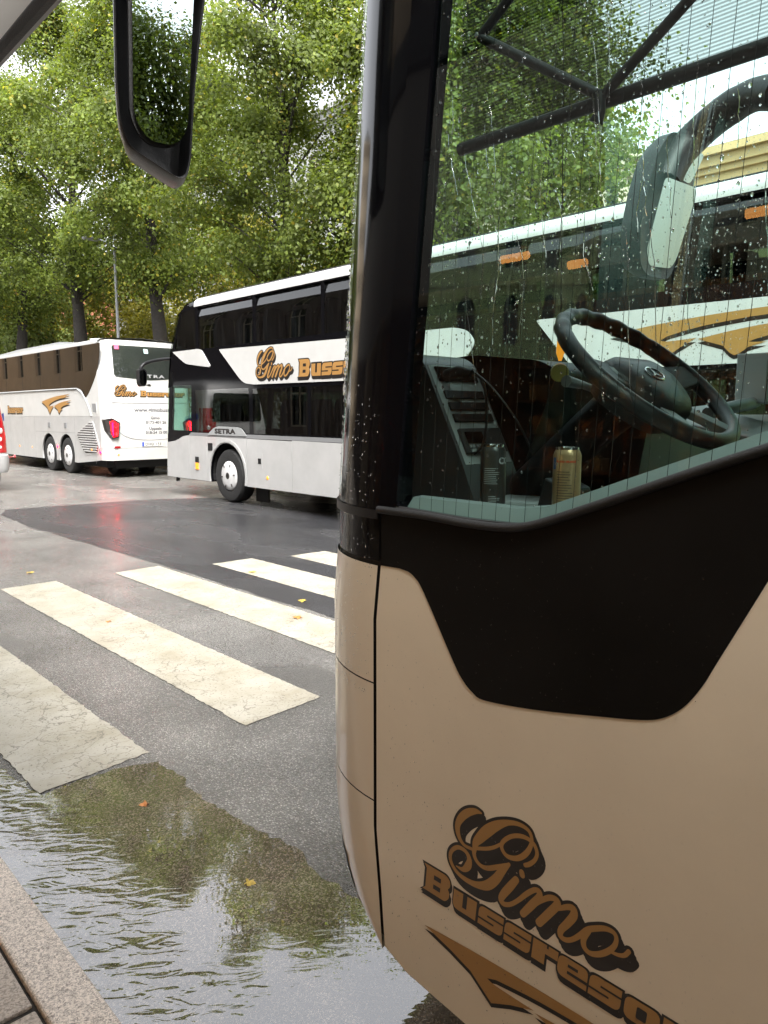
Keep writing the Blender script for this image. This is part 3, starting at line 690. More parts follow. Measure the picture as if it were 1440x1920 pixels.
for k in range(70):
    y = rd.uniform(0.42, 1.15); z = rd.uniform(1.72, 2.6); sp.append(((SX + 0.0094, y, z), rd.uniform(0.0022, 0.0036), rd.uniform(1.1, 1.7)))
drops('raindrops', dw, sp, M['water'], (-1, 0, 0))
# run-off streaks
st = MB()
for k in range(26):
    y = rd.uniform(0.45, 1.1); z = rd.uniform(1.95, 2.4); L = rd.uniform(0.06, 0.30); pts = []
    wob = rd.uniform(-0.05, 0.05)
    for j in range(10): pts.append((SX + 0.0095, y + (wob * math.sin(j * 0.5 + k) * 0.25 - 0.02 * j / 9) * L / 0.2 + rd.uniform(-0.0022, 0.0022), z - L * j / 9))
    st.tube(pts, 0.0006, 5)
st.build('rain_streaks', M['water'], dw, kind='stuff')
# the same rain on the outside of the windscreen
sp = []
for k in range(5200):
    i = rd.uniform(IP, NT - 1 - IQ); z = rd.uniform(1.75, 3.1); P_ = plan(z, -0.002); j = int(i); f = i - j; j2 = min(j + 1, NT - 1)
    sp.append(((P_[j][0] * (1 - f) + P_[j2][0] * f, P_[j][1] * (1 - f) + P_[j2][1] * f + 0.001, z), 0.0012 + 0.0028 * rd.random() ** 2.5, rd.uniform(0.9, 1.8)))
drops('raindrops', ws, sp, M['water'], (0, 1, 0.05))
# beads on the black pillar and lower panel
sp = []
for k in range(420):
    z = 1.0 + 1.3 * rd.random() ** 1.5 * 0.6; i = rd.uniform(0.5, 8.5); P_ = plan(max(z, 0.5), -0.0005); j = int(i); f = i - j
    sp.append(((P_[j][0] * (1 - f) + P_[j + 1][0] * f, P_[j][1] * (1 - f) + P_[j + 1][1] * f, z), 0.0008 + 0.0012 * rd.random() ** 2, rd.uniform(1, 1.6)))
drops('raindrops', nc, sp, M['water'], (-0.8, 0.4, 0))
sp = [((SX - 0.0013, rd.uniform(0.3, 1.28), rd.uniform(0.36, 1.45)), 0.0007 + 0.0013 * rd.random() ** 3, rd.uniform(1, 1.5)) for k in range(1300)]
drops('raindrops', nc, sp, M['water'], (-1, 0, 0))
# lettering on the lower panel
npl = lambda x, y, k: (SX - k, 1.142 - x, 0.575 + y)
logo(nc, npl, (0.0814, 0.0813), (1, 1), (0.0, 0.0), (1, 1), 0.0005)
swoosh(nc, npl, (0.001, -0.172), 0.76, 0.123, 0.0005)
# closing surfaces: roof, floor, far side, tail
rows = []
for x, dz in ((SX + 0.0, 0), (SX + 0.12, 0.06), (SX + 0.5, 0.10), (MX, 0.12), (RX - 0.5, 0.10), (RX - 0.12, 0.06), (RX, 0)): rows.append([(x, yy, 3.78 + dz) for yy in (1.0 if SX + 0.3 < x < RX - 0.3 else 0.74, 0.4, -11.4)])
MB().grid(rows).build('roof', M['warmtinted'], nc, smooth=30)
MB().box((SX + 0.03, -11.3, 0.40), (RX - 0.03, 1.2, 0.92)).build('floor', M['under'], nc)
MB().box((SX + 0.05, -11.3, 3.60), (RX - 0.05, 0.85, 3.66)).build('ceiling_lining', M['interior'], nc)
door = rnd([(1.20, 0.45), (1.08, 3.05), (0.15, 3.05), (0.15, 0.45)], 0.08)
pr = [rnd([(a, 1.96), (b, 1.96), (b, 3.0), (a, 3.0)], 0.06) for a, b in ((-2.0, -0.35), (-3.9, -2.15), (-5.8, -4.05), (-7.7, -5.95), (-9.6, -7.85), (-11.2, -9.75))]
MB().prism(side([(1.297, 0.34), (1.297, 1.47), (1.176, 2.8), (1.0, 3.5), (0.72, 3.78), (-11.4, 3.78), (-11.4, 0.32)], RX - 0.03), (0.03, 0, 0), 0, [side(h, RX - 0.03) for h in [door] + pr]).build('side_panel', M['warmtinted'], nc)
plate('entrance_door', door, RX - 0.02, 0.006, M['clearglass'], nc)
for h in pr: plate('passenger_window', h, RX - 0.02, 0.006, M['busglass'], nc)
MB().box((SX + 0.01, -11.45, 0.4), (RX - 0.01, -11.38, 3.8)).build('tail_panel', M['warmtinted'], nc)
for yy in (AY, -8.0):
    for X, out in ((SX + 0.02, -1), (RX - 0.02, 1)): make_wheel(nc, (X, yy, 0.5), 0.5, 0.30, out)
    arch_liner(nc, SX, 0.5, yy, AZ, AR, 0.30)
pseat = seats(nc, (1.62, 2.08, 2.9, 3.36), [-1.6 - 0.85 * k for k in range(10)], 1.05, M['seat'])
# driver's mirror hanging ahead of the pillar, glass facing back
dm = MB()
# outline (x, z): long body with a raked foot
prof = [(0.872, 2.97), (0.866, 2.70), (0.862, 2.52), (0.866, 2.425), (0.884, 2.368), (0.985, 2.318), (1.012, 2.308), (1.031, 2.318), (1.042, 2.36), (1.056, 2.52), (1.078, 2.68), (1.098, 2.80), (1.112, 2.98), (1.08, 3.01), (0.90, 3.01)]
prof = rnd(prof, 0.02, 3)
cx = sum(p[0] for p in prof) / len(prof); czm = sum(p[1] for p in prof) / len(prof)
rows = []
for yy, sc in ((1.875, 0.955), (1.868, 0.985), (1.874, 1.0), (1.93, 1.0), (1.99, 0.93), (2.03, 0.75), (2.045, 0.45)):
    rows.append([(cx + (p[0] - cx) * sc + max(0, yy - 1.875) * 0.42, yy - 0.20 * (p[0] - cx), czm + (p[1] - czm) * (1 - (1 - sc) * 0.45)) for p in prof])
dm.grid(rows, close=True); dm.f.append(tuple(len(dm.v) - len(prof) + i for i in range(len(prof)))); dm.m.append(0)
mh = dm.build('wing_mirror', M['darkgrey'], nc, smooth=40)
gp = rnd([(0.908, 2.95), (0.894, 2.44), (0.925, 2.385), (0.995, 2.384), (1.026, 2.43), (1.046, 2.70), (1.058, 2.85), (1.06, 2.95)], 0.03, 4)
bz = [(p[0] + (p[0] - cx) * 0.05, p[1] + (p[1] - 2.66) * 0.02) for p in gp]
MB().prism([(p[0], 1.872 - 0.20 * (p[0] - cx), p[1]) for p in bz], (0, -0.006, 0)).build('mirror_bezel', M['rubber'], mh)
MB().prism([(p[0], 1.851 - 0.245 * (p[0] - cx) - 0.007 * (p[1] - 2.66), p[1]) for p in gp], (0, -0.0015, 0)).build('mirror_pane', M['mirror'], mh)
rm_ = random.Random(5); sp_m = []
for k in range(150):
    x = rm_.uniform(0.925, 1.03); z = rm_.uniform(2.43, 2.8); sp_m.append(((x, 1.8485 - 0.245 * (x - cx) - 0.007 * (z - 2.66), z), 0.0010 + 0.0022 * rm_.random() ** 2, rm_.uniform(1, 1.6)))
drops('raindrops', mh, sp_m, M['water'], (-0.24, -0.97, 0))
MB().tube(smoothloop([(0.99, 1.94, 2.98), (1.0, 1.95, 3.12), (1.08, 1.88, 3.26), (1.25, 1.66, 3.33), (1.42, 1.42, 3.34)], 6), 0.04, 10).build('mirror_arm', M['darkgrey'], mh, smooth=50)
# matching mirror on the far corner, seen through the windscreen
arm = smoothloop([(3.66, 1.36, 3.10), (3.78, 1.52, 3.17), (3.86, 1.70, 3.16), (3.86, 1.84, 3.08), (3.80, 1.90, 2.98), (3.74, 1.92, 2.86)], 5)
fm = MB().tube(arm, [0.075] * 8 + [0.08] * (len(arm) - 8), 12).build('wing_mirror', M['plastic'], nc, smooth=50)
pr2 = rnd([(3.62, 2.98), (3.535, 2.80), (3.475, 2.60), (3.49, 2.42), (3.56, 2.38), (3.78, 2.385), (3.84, 2.45), (3.93, 2.72), (4.02, 2.92), (4.06, 3.06), (3.92, 3.12), (3.74, 3.10)], 0.05, 4)
c2 = (sum(p[0] for p in pr2) / len(pr2), sum(p[1] for p in pr2) / len(pr2)); rows = []
for yy, sc in ((1.905, 0.95), (1.90, 1.0), (1.96, 1.0), (2.02, 0.9), (2.05, 0.6)): rows.append([(c2[0] + (p[0] - c2[0]) * sc, yy, c2[1] + (p[1] - c2[1]) * sc) for p in pr2])
hb = MB().grid(rows, close=True); hb.f.append(tuple(len(hb.v) - len(pr2) + i for i in range(len(pr2)))); hb.m.append(0)
hb.f.append(tuple(reversed(range(len(pr2))))); hb.m.append(0)
hb.build('mirror_housing', M['plastic'], fm, smooth=40)
def far_pane(L): qx, qz = sum(p[0] for p in L) / len(L), sum(p[1] for p in L) / len(L); MB().prism([(p[0], 1.868 - 0.14 * (p[0] - qx) - 0.10 * (p[1] - qz), p[1]) for p in rnd(L, 0.03, 4)], (0, -0.002, 0)).build('mirror_pane', M['wetmirror'], fm)
far_pane([(3.62, 2.85), (3.55, 2.50), (3.585, 2.43), (3.76, 2.435), (3.80, 2.49), (3.89, 2.82), (3.86, 2.84)])
far_pane([(3.72, 2.90), (3.90, 2.87), (3.99, 3.03), (3.78, 3.03)])

# roller blind with its folding arms inside the driver's window
bm_, ntb, nb, lb, pb = mat('blind_mesh'); nb.remove(pb)
tr = nb.new('ShaderNodeBsdfTransparent'); df = nb.new('ShaderNodeBsdfDiffuse'); df.inputs[0].default_value = (0.012, 0.013, 0.013, 1)
tcb = nb.new('ShaderNodeTexCoord'); sxb = nb.new('ShaderNodeSeparateXYZ'); lb.new(tcb.outputs['Object'], sxb.inputs[0])
mb1 = nb.new('ShaderNodeMath'); mb1.operation = 'MULTIPLY'; mb1.inputs[1].default_value = 2 * math.pi / 0.0062; lb.new(sxb.outputs[2], mb1.inputs[0])
mb2 = nb.new('ShaderNodeMath'); mb2.operation = 'SINE'; lb.new(mb1.outputs[0], mb2.inputs[0])
mb3 = nb.new('ShaderNodeMapRange'); mb3.inputs[1].default_value = -1; mb3.inputs[2].default_value = 1; mb3.inputs[3].default_value = 0.36; mb3.inputs[4].default_value = 0.74; lb.new(mb2.outputs[0], mb3.inputs[0])
mxb = nb.new('ShaderNodeMixShader'); lb.new(mb3.outputs[0], mxb.inputs[0]); lb.new(tr.outputs[0], mxb.inputs[1]); lb.new(df.outputs[0], mxb.inputs[2]); lb.new(mxb.outputs[0], nb['Material Output'].inputs[0])
BX = 1.275
bl = MB().prism([(BX, 1.122, 2.268), (BX, -0.05, 2.268), (BX, -0.05, 2.94), (BX, 1.122, 2.94)], (0, 0, 0)).build('window_blind', bm_, nc)
MB().tube([(BX, 1.124, 2.262), (BX, -0.05, 2.262)], 0.013, 10).build('blind_bar', M['plastic'], bl, smooth=50)
BA = BX - 0.014
for a, b in (((1.062, 2.462), (0.779, 2.268)), ((1.062, 2.462), (0.93, 2.545)), ((0.779, 2.262), (0.56, 2.41)), ((0.93, 2.545), (0.82, 2.66))):
    MB().tube([(BA, a[0], a[1]), (BA, b[0], b[1])], 0.0095, 8).build('folding_arm', M['plastic'], bl, smooth=50)
MB().tube([(BA - 0.004, 0.78, 2.272), (BA - 0.004, 0.776, 2.238), (BA - 0.004, 0.784, 2.222)], [0.012, 0.010, 0.013], 10).build('blind_knob', M['plastic'], bl, smooth=50)
for c in ((1.062, 2.462), (0.779, 2.266)): MB().lathe([(0.012, 0.006), (0.013, 0.004), (0.013, 0.0)], (BA, c[0], c[1]), (-1, 0, 0), 12).build('pivot_pin', M['chrome'], bl)
# ledge inside the sill and the shelf behind it
zl = lambda y: 1.481 if y > 0.93 else (1.481 + (0.93 - y) * 0.14 if y > 0.86 else 1.491 + (0.86 - y) * 0.385)
ys = [1.23, 1.1, 1.0, 0.93, 0.9, 0.86, 0.75, 0.6, 0.43, 0.2, 0.0]
M['ledge'] = simple('pale_ledge_plastic', (0.22, 0.24, 0.235), 0.4, bump=0.1, bscale=400)
MB().grid([[(SX + 0.013, y, zl(y) - 0.01) for y in ys], [(SX + 0.045, y, zl(y) + 0.025) for y in ys], [(SX + 0.075, y, zl(y) + 0.027) for y in ys], [(SX + 0.09, y, zl(y) + 0.01) for y in ys], [(SX + 0.091, y, 1.30) for y in ys]]).build('window_ledge', M['ledge'], nc, smooth=40)
MB().box((SX + 0.09, 0.3, 1.42), (SX + 0.33, 1.27, 1.475)).build('side_shelf', M['greyplastic'], nc, bevel=0.008)
# dashboard
dash = MB(); 
dash.prism(side([(1.70, 0.95), (1.70, 1.50), (1.62, 1.56), (1.34, 1.50), (1.28, 1.30), (1.20, 0.95)], SX + 0.34), (RX - SX - 0.44, 0, 0))
dsh = dash.build('dashboard', M['plastic'], nc, bevel=0.02)
MB().prism(side(rnd([(1.66, 1.50), (1.60, 1.862), (1.46, 1.872), (1.22, 1.845), (1.16, 1.815), (1.24, 1.62), (1.30, 1.48)], 0.03, 4), 1.72), (0.52, 0, 0)).build('instrument_hood', M['plastic'], dsh, smooth=40, bevel=0.012)
pod = MB().prism(side(rnd([(1.585, 1.47), (1.575, 1.845), (1.535, 1.870), (1.44, 1.858), (1.405, 1.835), (1.27, 1.58), (1.22, 1.47)], 0.018, 4), 1.46), (0.21, 0, 0)).build('control_pod', M['darkgrey'], dsh, smooth=40, bevel=0.008)
P0 = Vector((1.46, 1.405, 1.835)); dirv = (Vector((1.46, 1.27, 1.58)) - P0); L = dirv.length; dn = dirv.normalized(); nrm = Vector((0, -dn.z, dn.y)); nrm = nrm if nrm.y < 0 else -nrm
def on_pod(x, t, l): return P0 + Vector((x, 0, 0)) + dn * t + nrm * l
def podbox(x0, x1, t0, t1, h): return MB().prism([on_pod(x0, t0, 0.0005), on_pod(x1, t0, 0.0005), on_pod(x1, t1, 0.0005), on_pod(x0, t1, 0.0005)], nrm * h)
MB().prism([on_pod(0.012, 0.004, -0.004), on_pod(0.204, 0.004, -0.004), on_pod(0.204, 0.30, -0.004), on_pod(0.012, 0.30, -0.004)], nrm * 0.0041).build('face_plate', M['greyplastic'], pod)
podbox(0.03, 0.19, 0.012, 0.055, 0.004).build('display', M['black'], pod)
for k in range(3): podbox(0.03, 0.19, 0.085 + 0.035 * k, 0.108 + 0.035 * k, 0.006).build('switch_row', M['plastic'], pod, bevel=0.002)
rad = podbox(0.025, 0.195, 0.20, 0.272, 0.010).build('radio', M['darkgrey'], pod, bevel=0.003)
podbox(0.04, 0.11, 0.212, 0.245, 0.0112).build('radio_display', M['black'], rad)
kb = MB()
for i in range(5):
    for j in range(2): b0 = podbox(0.04 + 0.028 * i, 0.06 + 0.028 * i, 0.25 + 0.012 * j, 0.258 + 0.012 * j, 0.0125); kb.add(b0.v, b0.f)
kb.build('radio_key', M['greyplastic'], rad)
# bracket, hand microphone and its coiled lead
MB().tube([(1.50, 1.36, 1.80), (1.50, 1.315, 1.805), (1.50, 1.27, 1.80)], [0.018, 0.021, 0.014], 10).build('microphone', M['plastic'], dsh, smooth=50)
cb = smoothloop([(1.50, 1.27, 1.80), (1.50, 1.235, 1.78), (1.51, 1.23, 1.70), (1.52, 1.25, 1.62), (1.52, 1.30, 1.58), (1.52, 1.34, 1.535)], 8)
MB().tube(cb, 0.0035, 6).build('microphone_lead', M['plastic'], dsh, smooth=60)
MB().tube(smoothloop([(1.50, 1.27, 1.81), (1.50, 1.20, 1.76), (1.52, 1.14, 1.68), (1.56, 1.12, 1.60)], 6), 0.0028, 6).build('microphone_lead', M['plastic'], dsh, smooth=60)
tray = MB().box((1.49, 0.98, 1.44), (1.66, 1.24, 1.485)).build('coin_tray', M['greyplastic'], dsh, bevel=0.008)
MB().prism([(1.45, 1.03, 1.478), (1.45, 0.93, 1.478), (1.45, 0.945, 1.530), (1.45, 1.01, 1.555)], (0.10, 0, 0)).build('ticket_reader', M['plastic'], dsh, bevel=0.008)
# right-hand wing of the dashboard and the cowl line under the screen
MB().prism(side(rnd([(1.75, 1.42), (1.75, 1.60), (1.55, 1.66), (1.30, 1.70), (1.18, 1.66), (1.22, 1.42)], 0.03, 4), 2.26), (1.42, 0, 0)).build('dash_top', M['darkgrey'], dsh, smooth=40, bevel=0.012)
MB().prism([(2.24, 1.22, 1.675), (2.30, 0.86, 1.60), (2.62, 0.80, 1.60), (2.72, 1.20, 1.705)], (0, 0, 0.03)).build('dash_wing', M['greyplastic'], dsh, bevel=0.01)
MB().tube(smoothloop([(2.28, 1.0, 1.70), (2.5, 0.98, 1.73), (2.8, 1.06, 1.74), (3.1, 1.2, 1.73)], 6), 0.02, 10).build('dash_rail', M['greyplastic'], dsh, smooth=50)
# steering wheel
sw = MB(); SWC = Vector((1.68, 0.885, 1.79)); th = math.radians(40); R_ = 0.235
eu = Vector((0, math.cos(th), math.sin(th))); ex = Vector((1, 0, 0)); en = Vector((0, -math.sin(th), math.cos(th)))
ring = [SWC + (ex * math.cos(a) + eu * math.sin(a)) * R_ for a in [2 * math.pi * k / 96 for k in range(97)]]
rr = [0.0195 + 0.0018 * math.cos(k * math.pi / 2) * (1 if 8 < k < 40 else 0) for k in range(97)]
swo = sw.tube(ring, rr, 14, caps=False).build('steering_wheel', M['darkgrey'], nc, smooth=60)
def sp3(a, b, c): return SWC + ex * a + eu * b + en * c
hubp = rnd([(-0.115, 0.066), (0.115, 0.066), (0.145, 0.0), (0.10, -0.085), (0.055, -0.13), (-0.055, -0.13), (-0.10, -0.085), (-0.145, 0.0)], 0.035, 4)
hb = MB(); rows = []
for s_, c_ in ((0.86, -0.085), (1.0, -0.04), (1.0, -0.012), (0.88, 0.006), (0.5, 0.0135), (0.1, 0.0142)): rows.append([sp3(p[0] * s_, p[1] * s_, c_) for p in hubp])
hb.grid(rows, close=True); hb.f.append(tuple(len(hb.v) - len(hubp) + i for i in range(len(hubp)))); hb.m.append(0)
hbo = hb.build('wheel_hub', M['darkgrey'], swo, smooth=50)
MB().tube([sp3(0.034 * math.cos(a), -0.012 + 0.022 * math.sin(a), 0.0145) for a in [2 * math.pi * k / 24 for k in range(25)]], 0.0028, 6, caps=False).build('hub_badge', M['chrome'], hbo, smooth=60)
st3 = MB()
for k in range(3):
    a = math.radians(90 + 120 * k); st3.prism([sp3(0.018 * math.cos(a) * s1 + 0.004 * math.cos(a + s2) , -0.012 + 0.018 * math.sin(a) * s1 + 0.004 * math.sin(a + s2), 0.0145) for s1, s2 in ((1, 0), (0.1, 1.57), (0.1, -1.57))], en * 0.002)
st3.build('star_emblem', M['chrome'], hbo)
for sgn in (-1, 1):
    MB().prism([sp3(sgn * 0.09, 0.05, -0.03), sp3(sgn * 0.226, 0.035, -0.008), sp3(sgn * 0.226, -0.03, -0.008), sp3(sgn * 0.10, -0.045, -0.03)], en * 0.022).build('spoke', M['plastic'], swo, bevel=0.006)
    bt = MB()
    for k in range(2): bt.lathe([(0.0, 0.016), (0.006, 0.015), (0.007, 0.0)], sp3(sgn * (0.135 + 0.04 * k), 0.012, -0.006), en, 14)
    bt.build('spoke_button', M['greyplastic'], swo, smooth=40)
    MB().prism([sp3(sgn * 0.03, -0.10, -0.03), sp3(sgn * 0.07, -0.09, -0.03), sp3(sgn * 0.115, -0.205, -0.006), sp3(sgn * 0.075, -0.222, -0.006)], en * 0.018).build('spoke', M['greyplastic'], swo, bevel=0.005)
MB().tube([sp3(0, 0, -0.06), sp3(0, 0.03, -0.2), Vector((1.68, 1.25, 1.45))], [0.06, 0.055, 0.07], 14).build('steering_column', M['plastic'], swo, smooth=50)
for sgn, lf in ((-1, 0.19), (1, 0.18)):
    MB().tube([sp3(sgn * 0.05, 0.04, -0.085), sp3(sgn * 0.12, 0.06, -0.08), sp3(sgn * lf, 0.065, -0.075)], [0.008, 0.009, 0.014], 10).build('stalk', M['greyplastic'], swo, smooth=50)
# driver's seat
MB().box((1.45, -0.25, 1.28), (1.95, 0.28, 1.40)).box((1.47, -0.36, 1.40), (1.93, -0.24, 2.05)).box((1.56, -0.35, 2.06), (1.84, -0.26, 2.27)).box((1.6, -0.15, 0.92), (1.8, 0.15, 1.28)).build('driver_seat', M['seat'], nc, bevel=0.04)

# things lying in the cab
def drink_can(loc, label, bodycol, bandcol, lines, name='drink_can'):
    c = empty(name, loc, label, 'drink can', 'drink cans on the ledge inside the driver window')
    r = 0.0287; x, y, z = loc
    b = MB().lathe([(0.002, 0.020), (0.0, 0.022), (0.004, 0.025), (0.010, r - 0.001), (0.014, r), (0.140, r), (0.146, r - 0.002), (0.152, r - 0.005)], loc, (0, 0, 1), 40).build('can_body', simple('can_print', bodycol, 0.28, 0.55, var=0.15, vscale=60), c, smooth=30)
    MB().lathe([(0.152, r - 0.005), (0.157, r - 0.0045), (0.157, r - 0.0065), (0.153, r - 0.008), (0.153, 0.0)], loc, (0, 0, 1), 40).build('can_lid', M['chrome'], c, smooth=30)
    # printing wrapped round the wall that faces the street window
    a0 = math.radians(215)
    def wrap(u0, z0): return lambda u, v: (x + (r + 0.0003) * math.cos(a0 + (u0 + u) / r), y + (r + 0.0003) * math.sin(a0 + (u0 + u) / r), z + z0 + v)
    return c, b, wrap
mt = lambda n, c: simple(n, c, 0.45)
c1, b1, w1 = drink_can((1.33, 1.062, 1.475), 'dark drink can standing on the ledge nearest the windscreen pillar', (0.05, 0.05, 0.048), None, None)
M['canwhite'] = mt('can_white_print', (0.35, 0.36, 0.36)); M['canred'] = mt('can_red_print', (0.55, 0.06, 0.02)); M['canblue'] = mt('can_blue_print', (0.03, 0.12, 0.28)); M['candark'] = mt('can_dark_print', (0.03, 0.03, 0.03))
writing('can_letters', 'CO', 0.020, w1(0.026 - 0.012, 0.115), M['canwhite'], b1, bold=0.0006)
def lines(b, w, z0, z1, n, u0, u1, m):
    g = MB(); rr_ = random.Random(3)
    for k in range(n):
        zz = z0 + (z1 - z0) * k / n; e = u1 - rr_.random() * 0.012; f = w(0, 0)
        for q in range(6):
            a = u0 + (e - u0) * q / 6; bb = u0 + (e - u0) * (q + 1) / 6; g.add([f(a, zz), f(bb, zz), f(bb, zz + 0.0011), f(a, zz + 0.0011)], [(0, 1, 2, 3)])
    g.build('small_print', m, b)
lines(b1, w1, 0.07, 0.108, 9, -0.02, 0.016, M['canwhite']); lines(b1, w1, 0.015, 0.045, 8, -0.008, 0.018, M['canwhite'])
c2_, b2, w2 = drink_can((1.335, 0.872, 1.475), 'copper coloured drink can with red lettering on the ledge below the steering wheel', (0.42, 0.27, 0.14), None, None)
MB().grid([[w2(0, 0)(u, v) for u in [-0.036 + 0.002 * k for k in range(6)]] for v in (0.112, 0.136)]).build('can_badge', M['canblue'], b2)
writing('can_letters', 'CO', 0.009, w2(-0.0345, 0.120), M['canwhite'], b2)
writing('can_letters', 'BLOOD ORANGE', 0.0052, w2(-0.0235, 0.1265), M['canred'], b2, bold=0.0003)
lines(b2, w2, 0.03, 0.112, 15, -0.022, 0.012, M['candark'])
pc = tag(MB().box((2.62, 0.96, 1.735), (2.92, 1.06, 1.90)).build('card_box', M['paper'], bevel=0.003), 'white card box with faint red print standing on the dashboard behind the steering wheel', 'box')
writing('box_print', 'Chauffeur', 0.03, lambda x, y: (2.72 + x, 0.9592, 1.85 + y), M['canred'], pc)
oa = empty('hanging_ornament', (1.66, 1.115, 1.84), 'round yellow and orange ornament hanging on a cord inside the windscreen', 'ornament')
MB().tube([(1.66, 1.115, 1.86), (1.66, 1.13, 2.55), (1.66, 1.2, 3.60)], 0.0012, 5).build('cord', M['rubber'], oa)
MB().lathe([(0, 0.004), (0.02, 0.011), (0.05, 0.009), (0.055, 0.002)], (1.66, 1.115, 1.835), (0, 0, 1), 12).build('tassel', M['amber'], oa, smooth=40)
MB().lathe([(-0.006, 0.0), (-0.006, 0.021), (0, 0.024), (0.006, 0.021), (0.006, 0.0)], (1.66, 1.115, 1.805), (0.8, 0.6, 0), 24).build('disc', simple('ornament_yellow', (0.5, 0.42, 0.10), 0.5), oa, smooth=30)

# ================================================================== double-decker on the far side
DX = 7.6; DR = 10.15
dd = empty('double_decker_coach', (8.87, 8.0, 0), 'white and black double-decker coach with gold lettering between its two rows of windows', 'bus')
def band(y0, y1, z0, z1, r=0.03): return rnd([(y0, z0), (y0, z1), (y1, z1), (y1, z0)], r, 3)
shell = [(14.97, 0.36), (14.92, 1.1), (14.78, 2.25), (14.60, 3.0), (14.22, 3.70), (14.02, 3.84), (13.7, 3.84), (1.3, 3.84), (1.2, 0.36)]
DAY = 12.54
upw = [(13.50, 11.56)] + [(11.46 - 1.94 * k, 11.46 - 1.94 * k - 1.86) for k in range(5)]
upper = [rnd([(14.50, 3.02), (14.13, 3.74), (13.60, 3.755), (13.60, 2.985)], 0.05)] + [band(a, b, 2.965, 3.765, 0.015) for a, b in upw]
loww = [(11.62, 9.98)] + [(9.90 - 1.94 * k, 9.90 - 1.94 * k - 1.86) for k in range(4)]
drv = rnd([(14.73, 1.36), (14.62, 2.29), (13.83, 2.27), (13.90, 1.36)], 0.03)
lower = [drv, band(13.70, 11.74, 1.34, 2.17, 0.015)] + [band(a, b, 1.34, 2.15, 0.015) for a, b in loww]
sh_low = [p for p in reversed(arch_notch(5.6, 0.52, 0.62, 0.36))] + [p for p in reversed(arch_notch(DAY, 0.52, 0.62, 0.36))]
plate('side_frame', shell + sh_low, DX, 0.05, M['black'], dd, upper + lower)
plate('upper_window', upper[0], DX + 0.004, 0.005, M['busglass'], dd)
for a, b in upw: MB().grid([[(DX + 0.004 + dx, a + (b - a) * t, z) for t in (0, 0.5, 1)] for z, dx in ((2.96, 0), (3.3, 0.0), (3.5, 0.003), (3.58, 0.009), (3.66, 0.021), (3.72, 0.035), (3.77, 0.05))]).build('upper_window', M['busglass'], dd, smooth=60)
plate('driver_window', lower[0], DX + 0.004, 0.005, M['clearglass'], dd)
for k, h in enumerate(lower[1:]): plate('lower_window', h, DX + 0.004, 0.005, M['busglass'], dd)
# lower panels with real gaps
def dpan(name, loop, m=M['silver']): return plate(name, loop, DX - 0.012, 0.011, m, dd)
TOPL = [(14.925, 1.10), (14.55, 1.14), (14.38, 1.19), (14.22, 1.24), (14.05, 1.26), (13.99, 1.263)]
p1 = dpan('front_flap', [(14.975, 0.37)] + TOPL + [(13.99, 0.37)])
p2 = dpan('side_flap', [(13.98, 0.37), (13.98, 1.262), (13.29, 1.258), (13.29, 0.37)])
p3 = dpan('wheel_arch_panel', [(13.28, 0.37), (13.28, 1.257), (11.845, 1.247), (11.845, 0.37)] + list(reversed(arch_notch(DAY, 0.52, 0.63, 0.37))))
ys_ = [11.835, 10.42, 8.75, 6.90]
for a, b in zip(ys_, ys_[1:]): dpan('luggage_flap', [(a, 0.36), (a, 1.245), (b + 0.01, 1.235), (b + 0.01, 0.36)])
dpan('luggage_flap', [(6.89, 0.36), (6.89, 1.235), (1.25, 1.225), (1.25, 0.36)] + list(reversed(arch_notch(5.6, 0.52, 0.63, 0.36))))
ar = arch_notch(DAY, 0.52, 0.645, 0.37, 24); ar2 = arch_notch(DAY, 0.52, 0.70, 0.37, 24)
plate('arch_trim', ar + list(reversed(ar2)), DX - 0.020, 0.0075, M['silver'], dd)
dpan('grey_strip', [(13.99, 1.268), (13.89, 1.325), (1.25, 1.300), (1.25, 1.230), (11.85, 1.251)], M['greystrip'])
bdg = plate('badge_plate', rnd([(13.22, 1.29), (12.98, 1.425), (12.80, 1.462), (12.12, 1.452), (11.98, 1.43), (11.80, 1.29)], 0.05), DX - 0.024, 0.0115, M['greyplastic'], dd)
writing('badge_letters', 'SETRA', 0.155, lambda x, y: (DX - 0.0265, 12.93 - x * 1.62, 1.327 + y * 0.80), M['decal'], bdg, bold=0.008, spacing=1.05)
bt = [(12.714, 2.916), (9.05, 2.853), (6.75, 2.835), (6.52, 2.78), (6.40, 2.63), (6.45, 2.53), (6.80, 2.20), (11.55, 2.225), (11.84, 2.253), (12.0, 2.33), (12.66, 2.86)]
wb = dpan('white_band', rnd(bt, [0.02, 0, 0.1, 0.1, 0.1, 0.1, 0.1, 0.05, 0.1, 0.1, 0.04], 4), M['white'])
dpan('white_band', rnd([(14.56, 2.974), (13.493, 2.972), (13.36, 2.94), (13.05, 2.63), (13.08, 2.60), (14.0, 2.70), (14.22, 2.80)], [0.03, 0.05, 0.05, 0.02, 0.02, 0.2, 0.1], 4), M['white'])
wb2 = dpan('white_band', rnd([(5.46, 2.815), (1.3, 2.79), (1.3, 2.19), (4.72, 2.19), (4.95, 2.25)], [0.05, 0.02, 0.02, 0.2, 0.1], 4), M['white'])
dpl = lambda x, y, k: (DX - 0.012 - k, 11.463 - x, 2.332 + y)
logo(dd, dpl, (0.0, 0.0), (2.44, 2.55), (1.27, -0.02), (3.70, 4.2), 0.0016)
swoosh(dd, lambda x, y, k: (DX - 0.012 - k, 4.46 - x, 2.26 + y), (0, 0), 2.33, 0.47, 0.0016)
MB().box((DX - 0.022, 13.05, 0.98), (DX - 0.012, 13.22, 1.13)).build('intake_grille', M['plastic'], p3, bevel=0.004)
